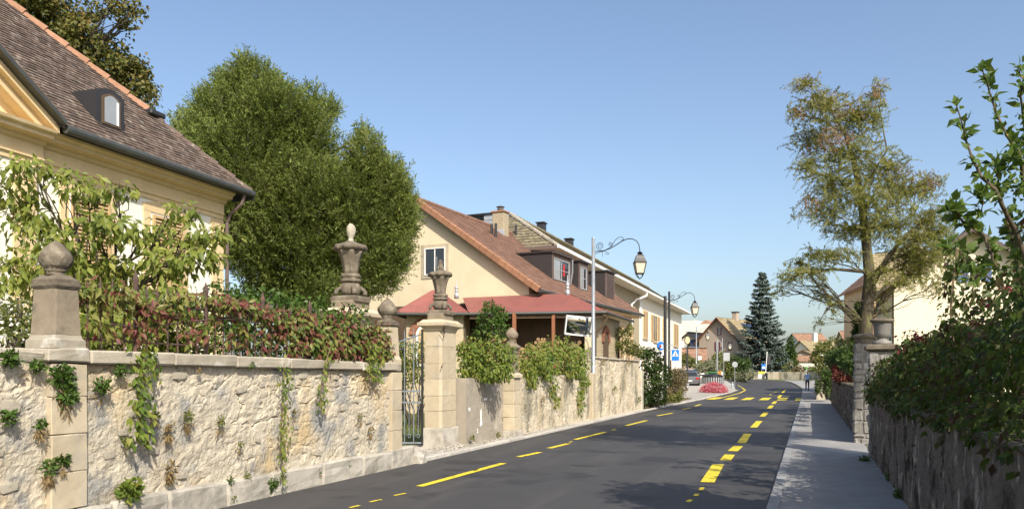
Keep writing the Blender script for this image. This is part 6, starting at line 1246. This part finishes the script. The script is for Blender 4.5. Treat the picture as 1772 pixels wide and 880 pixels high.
leafy(cr, cl, 27000, 300, .074, .52, 'creeper_d', droop=.9, shell=.3)
m = MB()
for k in range(10): a0 = 3+k*1.3; m.tube([Vector((RB+.3+.1*math.sin(i+k), a0+i*.25, 1.2+.15*i*(.6+.4*math.sin(k)))) for i in range(6)], .013, 5)
m.tube([W(1650,600,7.9),W(1645,540,7.9),W(1650,480,7.9),W(1657,430,7.9)], .012, 5); m.build('stems', MT['twig'], cr)
foliage('berries', cr, pclus([(1690,565,12,16),(1708,520,12,10),(1590,580,14,8),(1740,500,10,8),(1700,590,8,10)], 7.2, .1, depth=.12), 260, .022, .022, LF['berry'], .1, 1, .1, False, 'stuff', 5, .03)
foliage('red_leaves', cr, pclus([(1580,578,34,12),(1760,490,30,24),(1730,640,24,30),(1560,600,20,10)], 9.3, .3, depth=.3), 60, .075, .04, LF['redshrub'], .2, .9, .4, False, 'stuff')
# weeds at the foot of the right wall and along the verge
for i, (x, y, lab) in enumerate(((1528,806,'weed tuft at the wall foot close to the pavement gate'),(1540,830,'weed tuft at the dark wall foot below the creeper'),(1556,860,'nearest weed tuft at the dark wall foot'),(1497,797,'leafy weed at the gatepost foot'))):
    p = ong(x, y, .05); e = empty('weed', p, 0, lab, 'weed'); foliage('foliage', e, [(p+Vector((0,0,.04)), (.06,.14,.05))], 70, .06, .03, LF['ivy'], .1, .1, .5, False, 'stuff')
V, fc = leaf_verts(np.stack([rng.uniform(-30,-8.6,9000), rng.uniform(12,30,9000), np.zeros(9000)],1), rdir(9000)*.35+[0,0,1], rdir(9000), .14*(.5+rng.random(9000)), np.full(9000,.02), cheap=True); bulk('grass', V, fc, LF['shrub']); tag(bpy.data.objects['grass'], 'short green lawn in the garden behind the gate', 'grass', kind='stuff')
V, fc = leaf_verts(np.stack([rng.uniform(-7.6,-6.75,1800), rng.uniform(35.4,50,1800), np.full(1800,.03)],1), rdir(1800)*.6+[0,0,1], rdir(1800), .14*(.4+rng.random(1800)), np.full(1800,.025), cheap=True); bulk('verge_grass', V, fc, LF['hedge_br']); tag(bpy.data.objects['verge_grass'], 'dry grass along the verge below the hedges', 'grass', kind='stuff')
cl = [(Vector((b, 262+rnd.uniform(-10,10), gz(262)+2+rnd.uniform(0,2.4))), (7,5,4)) for b in np.arange(-110, 120, 7.5)]
foliage('distant_trees', None, cl, 26000, .9, .6, LF['hedge'], .4, .1, .4, True, 'stuff'); tag(bpy.data.objects['distant_trees'], 'far green belt of trees behind all the houses', 'trees')
# ------------------------------------------------------------------ street things farther on
p = ong(1235, 680); fp_ = empty('flower_planter', (p.x, p.y, gz(p.y,p.x)), 0, 'round planter overflowing with pink and red flowers on the pavement', 'planter'); z = gz(p.y, p.x)+.035
MB().lathe([(.5,0),(.62,.1),(.7,.45),(.74,.5),(.66,.52)], (p.x,p.y,z), 20).build('tub', MT['zinc'], fp_)
foliage('flowers', fp_, [((p.x+dx,p.y+dy,z+.48+dz), (.42,.42,.34)) for (dx,dy,dz) in ((-.42,0,0),(.42,.05,0),(0,-.35,.05),(0,.3,.12),(-.2,-.3,-.12),(.35,-.3,-.14),(.65,0,-.16),(-.6,-.1,-.14),(-.3,-.55,-.3),(.3,-.55,-.3),(.75,-.2,-.32),(-.75,-.2,-.32),(0,-.6,-.2))], 7500, .07, .06, LF['pinkfl'], .5, .1, .6, True, 'stuff'); foliage('leaves', fp_, [((p.x,p.y,z+.4), (.85,.7,.35))], 500, .10, .05, LF['ivy'], .4, .3, .4, True, 'stuff')
q = W(1233, 664, 78); q.z = gz(q.y, q.x)+.03; dc = empty('waste_container', q, 0, 'low round dark waste container behind the flower planter', 'container')
MB().lathe([(.92,0),(.95,.1),(.95,.72),(1.0,.76)], (0,0,0), 28).build('drum', MT['metal_dark'], dc, local=True); MB().lathe([(1.02,.76),(1.03,.84),(.9,.93),(.5,1.02),(.1,1.06)], (0,0,0), 28).build('lid', MT['black'], dc, local=True, smooth=True)
for k in range(26): g = k*2*math.pi/26; MB().box(-.06,.06,.955,.985,.08,.70).build('stave', MT['signgrey'], dc, local=True).rotation_euler = (0,0,g)
MB().tube([(-.5,0,1.02),(-.4,0,1.2),(.5,0,1.2),(.6,0,1.0)], .03, 5).build('handle', MT['green_p'], dc, local=True)
q = W(1215, 664, 79); q.z = gz(q.y,q.x)+.03; wbn = empty('white_bin', q, 0, 'white cylindrical litter bin left of the dark container', 'bin'); MB().lathe([(.2,0),(.24,.05),(.24,.95),(.2,1.0)], (0,0,0), 16).build('body', MT['white'], wbn, local=True); MB().lathe([(.25,.78),(.25,.9)], (0,0,0), 16).build('band', MT['black'], wbn, local=True); MB().box(-.5,-.2,-.15,.15,0,.95).build('side_box', MT['black'], wbn, local=True)
q = W(1246, 652, 84); q.z = gz(q.y,q.x); ob = empty('orange_box', q, 0, 'small orange and white box beside the grey mast', 'box'); MB().box(-.22,.14,-.15,.15,0,W(1246,642,84).z-q.z).build('orange_panel', MT['orange'], ob, local=True); MB().box(.141,.28,-.15,.15,0,W(1246,642,84).z-q.z-.05).build('white_panel', MT['white'], ob, local=True)
def car(label, x, Z, paint, back=0.0, group='parked cars by the white house'):
    q = W(x, 660, Z); q.z = gz(q.y, q.x)+.035; e = empty('parked_car', q, R(6), label, 'car', group); w = .88
    prof = [(0,.35),(-.03,.62),(.04,.82),(.10,.95),(.42,1.38),(.62,1.45),(2.0,1.46),(2.35,1.38),(3.05,.98),(4.0,.86),(4.25,.66),(4.28,.35)]
    body = MB(); n = len(prof)
    for (s_, tx) in ((-1,1),(1,1)):
        for (y, zz) in prof: k = w*(1-.20*max(0,(zz-.9))/.56); body.v.append((s_*k, y, zz-.12))
    body.f = [tuple(range(n)), tuple(range(n,2*n))[::-1]] + [(i,(i+1)%n,n+(i+1)%n,n+i) for i in range(n)]
    bo_ = body.build('body', MT[paint], e, local=True)
    MB().add([(-.70,.115,.90),(.70,.115,.90),(.60,.40,1.24),(-.60,.40,1.24)], [(0,1,2,3)]).build('rear_window', MT['glass'], e, local=True)
    for s_ in (-1, 1):
        MB().add([(s_*.875,.35,.86),(s_*.885,3.0,.86),(s_*.755,2.25,1.27),(s_*.735,.6,1.30)], [(0,1,2,3)]).build('side_window', MT['glass'], e, local=True)
        MB().cbox(s_*.72-.15,s_*.72+.15,-.05,.03,.58,.74,.02).build('tail_light', MT['tail'], e, local=True)
        for yy in (.75, 3.4):
            wl_ = MB().prism([(s_*.74+s_*.0, yy+.31*math.cos(t), .20+.0+.31*math.sin(t)+.10) for t in np.linspace(0,6.2832,17)[:-1]], (s_*.16,0,0)).build('wheel', MT['rubber'], e, local=True); MB().prism([(s_*.902, yy+.19*math.cos(t), .30+.19*math.sin(t)) for t in np.linspace(0,6.2832,13)[:-1]], (s_*.01,0,0)).build('rim', MT['galv'], wl_, local=True)
    MB().cbox(-.84,.84,-.09,.05,.26,.52,.03).build('bumper', MT[paint], e, local=True); MB().box(-.26,.26,-.105,-.09,.40,.50).build('number_plate', MT['white'], e, local=True)
car('grey estate car parked by the white house, its rear to us', 1193, 73, 'car_grey'); car('dark blue car parked beyond the grey one', 1192, 82, 'car_blue')
# pedestrian on the right hand pavement, walking away
pq = ong(1397, 676); pz = gz(pq.y)+.05; pe = empty('person', (pq.x, pq.y, pz), 0, 'person in light blue shirt and dark trousers walking on the pavement', 'person')
J = {'pel':(0,0,.96),'ab':(0,0,1.12),'ch':(0,.0,1.32),'nk':(0,.01,1.50),'hd0':(0,.02,1.58),'hd1':(0,.03,1.68),'hd2':(0,.02,1.76),'hl':(-.10,0,.92),'kl':(-.11,.14,.52),'al':(-.11,.06,.09),'tl':(-.11,.20,.04),'hr':(.10,0,.92),'kr':(.11,-.02,.50),'ar':(.11,-.24,.12),'tr':(.11,-.14,.04),'sl':(-.19,0,1.42),'el':(-.27,-.05,1.14),'wl':(-.29,.04,.90),'fl':(-.29,.08,.80),'sr':(.19,0,1.42),'er':(.27,.04,1.14),'wr':(.30,.14,.92),'fr':(.30,.18,.83)}
E_ = [('pel','ab'),('ab','ch'),('ch','nk'),('nk','hd0'),('hd0','hd1'),('hd1','hd2'),('pel','hl'),('hl','kl'),('kl','al'),('al','tl'),('pel','hr'),('hr','kr'),('kr','ar'),('ar','tr'),('ch','sl'),('sl','el'),('el','wl'),('wl','fl'),('ch','sr'),('sr','er'),('er','wr'),('wr','fr')]
RD = {'pel':(.17,.13),'ab':(.165,.13),'ch':(.18,.13),'nk':(.065,.065),'hd0':(.075,.085),'hd1':(.085,.10),'hd2':(.06,.07),'hl':(.095,.1),'kl':(.065,.07),'al':(.045,.05),'tl':(.045,.03),'hr':(.095,.1),'kr':(.065,.07),'ar':(.045,.05),'tr':(.045,.03),'sl':(.075,.08),'el':(.05,.05),'wl':(.036,.036),'fl':(.04,.03),'sr':(.075,.08),'er':(.05,.05),'wr':(.036,.036),'fr':(.04,.03)}
ks = list(J); me = bpy.data.meshes.new('body'); me.from_pydata([J[k] for k in ks], [(ks.index(a), ks.index(b)) for a, b in E_], []); bo2 = link('body', me, None)
sk = bo2.modifiers.new('skin', 'SKIN'); sk.use_smooth_shade = True
for i, k in enumerate(ks): me.skin_vertices[0].data[i].radius = RD[k]; me.skin_vertices[0].data[i].use_root = (k == 'pel')
bo2.modifiers.new('sub', 'SUBSURF').levels = 2; bo2.modifiers['sub'].render_levels = 2
dg = bpy.context.evaluated_depsgraph_get(); ev = bo2.evaluated_get(dg); m2 = bpy.data.meshes.new_from_object(ev); bpy.data.objects.remove(bo2)
for k in ('skin','shirt','trouser'): m2.materials.append(MT[k])
for f in m2.polygons:
    c = f.center; z = c.z; x = abs(c.x); f.use_smooth = True
    f.material_index = 0 if (z > 1.50 or (x > .2 and z < 1.16)) else (1 if z > .98 else 2)
link('body', m2, pe)
hb = MB().lathe([(.098,0),(.107,.06),(.10,.12),(.07,.17),(.02,.19)], (0,.0,1.635), 14).build('hair', MT['hair'], pe, local=True, smooth=True)
hand = MB()
for s_, (hx, hy, hz) in ((-1, J['fl']), (1, J['fr'])):
    for k in range(4): hand.tube([(hx, hy-.03+k*.02, hz-.02), (hx, hy-.03+k*.022, hz-.07-.01*(k in (1,2))), (hx-s_*.015, hy-.03+k*.022, hz-.10)], [.010,.009,.006], 5)
    hand.tube([(hx, hy+.035, hz+.03), (hx-s_*.01, hy+.06, hz-.01), (hx-s_*.02, hy+.06, hz-.04)], [.011,.009,.007], 5)
hand.build('fingers', MT['skin'], pe, local=True)
for s_ in (-1, 1): k = J['tl'] if s_ < 0 else J['tr']; MB().cbox(k[0]-.05,k[0]+.05,k[1]-.18,k[1]+.10,-.0,.075,.02).build('shoe', MT['black'], pe, local=True)
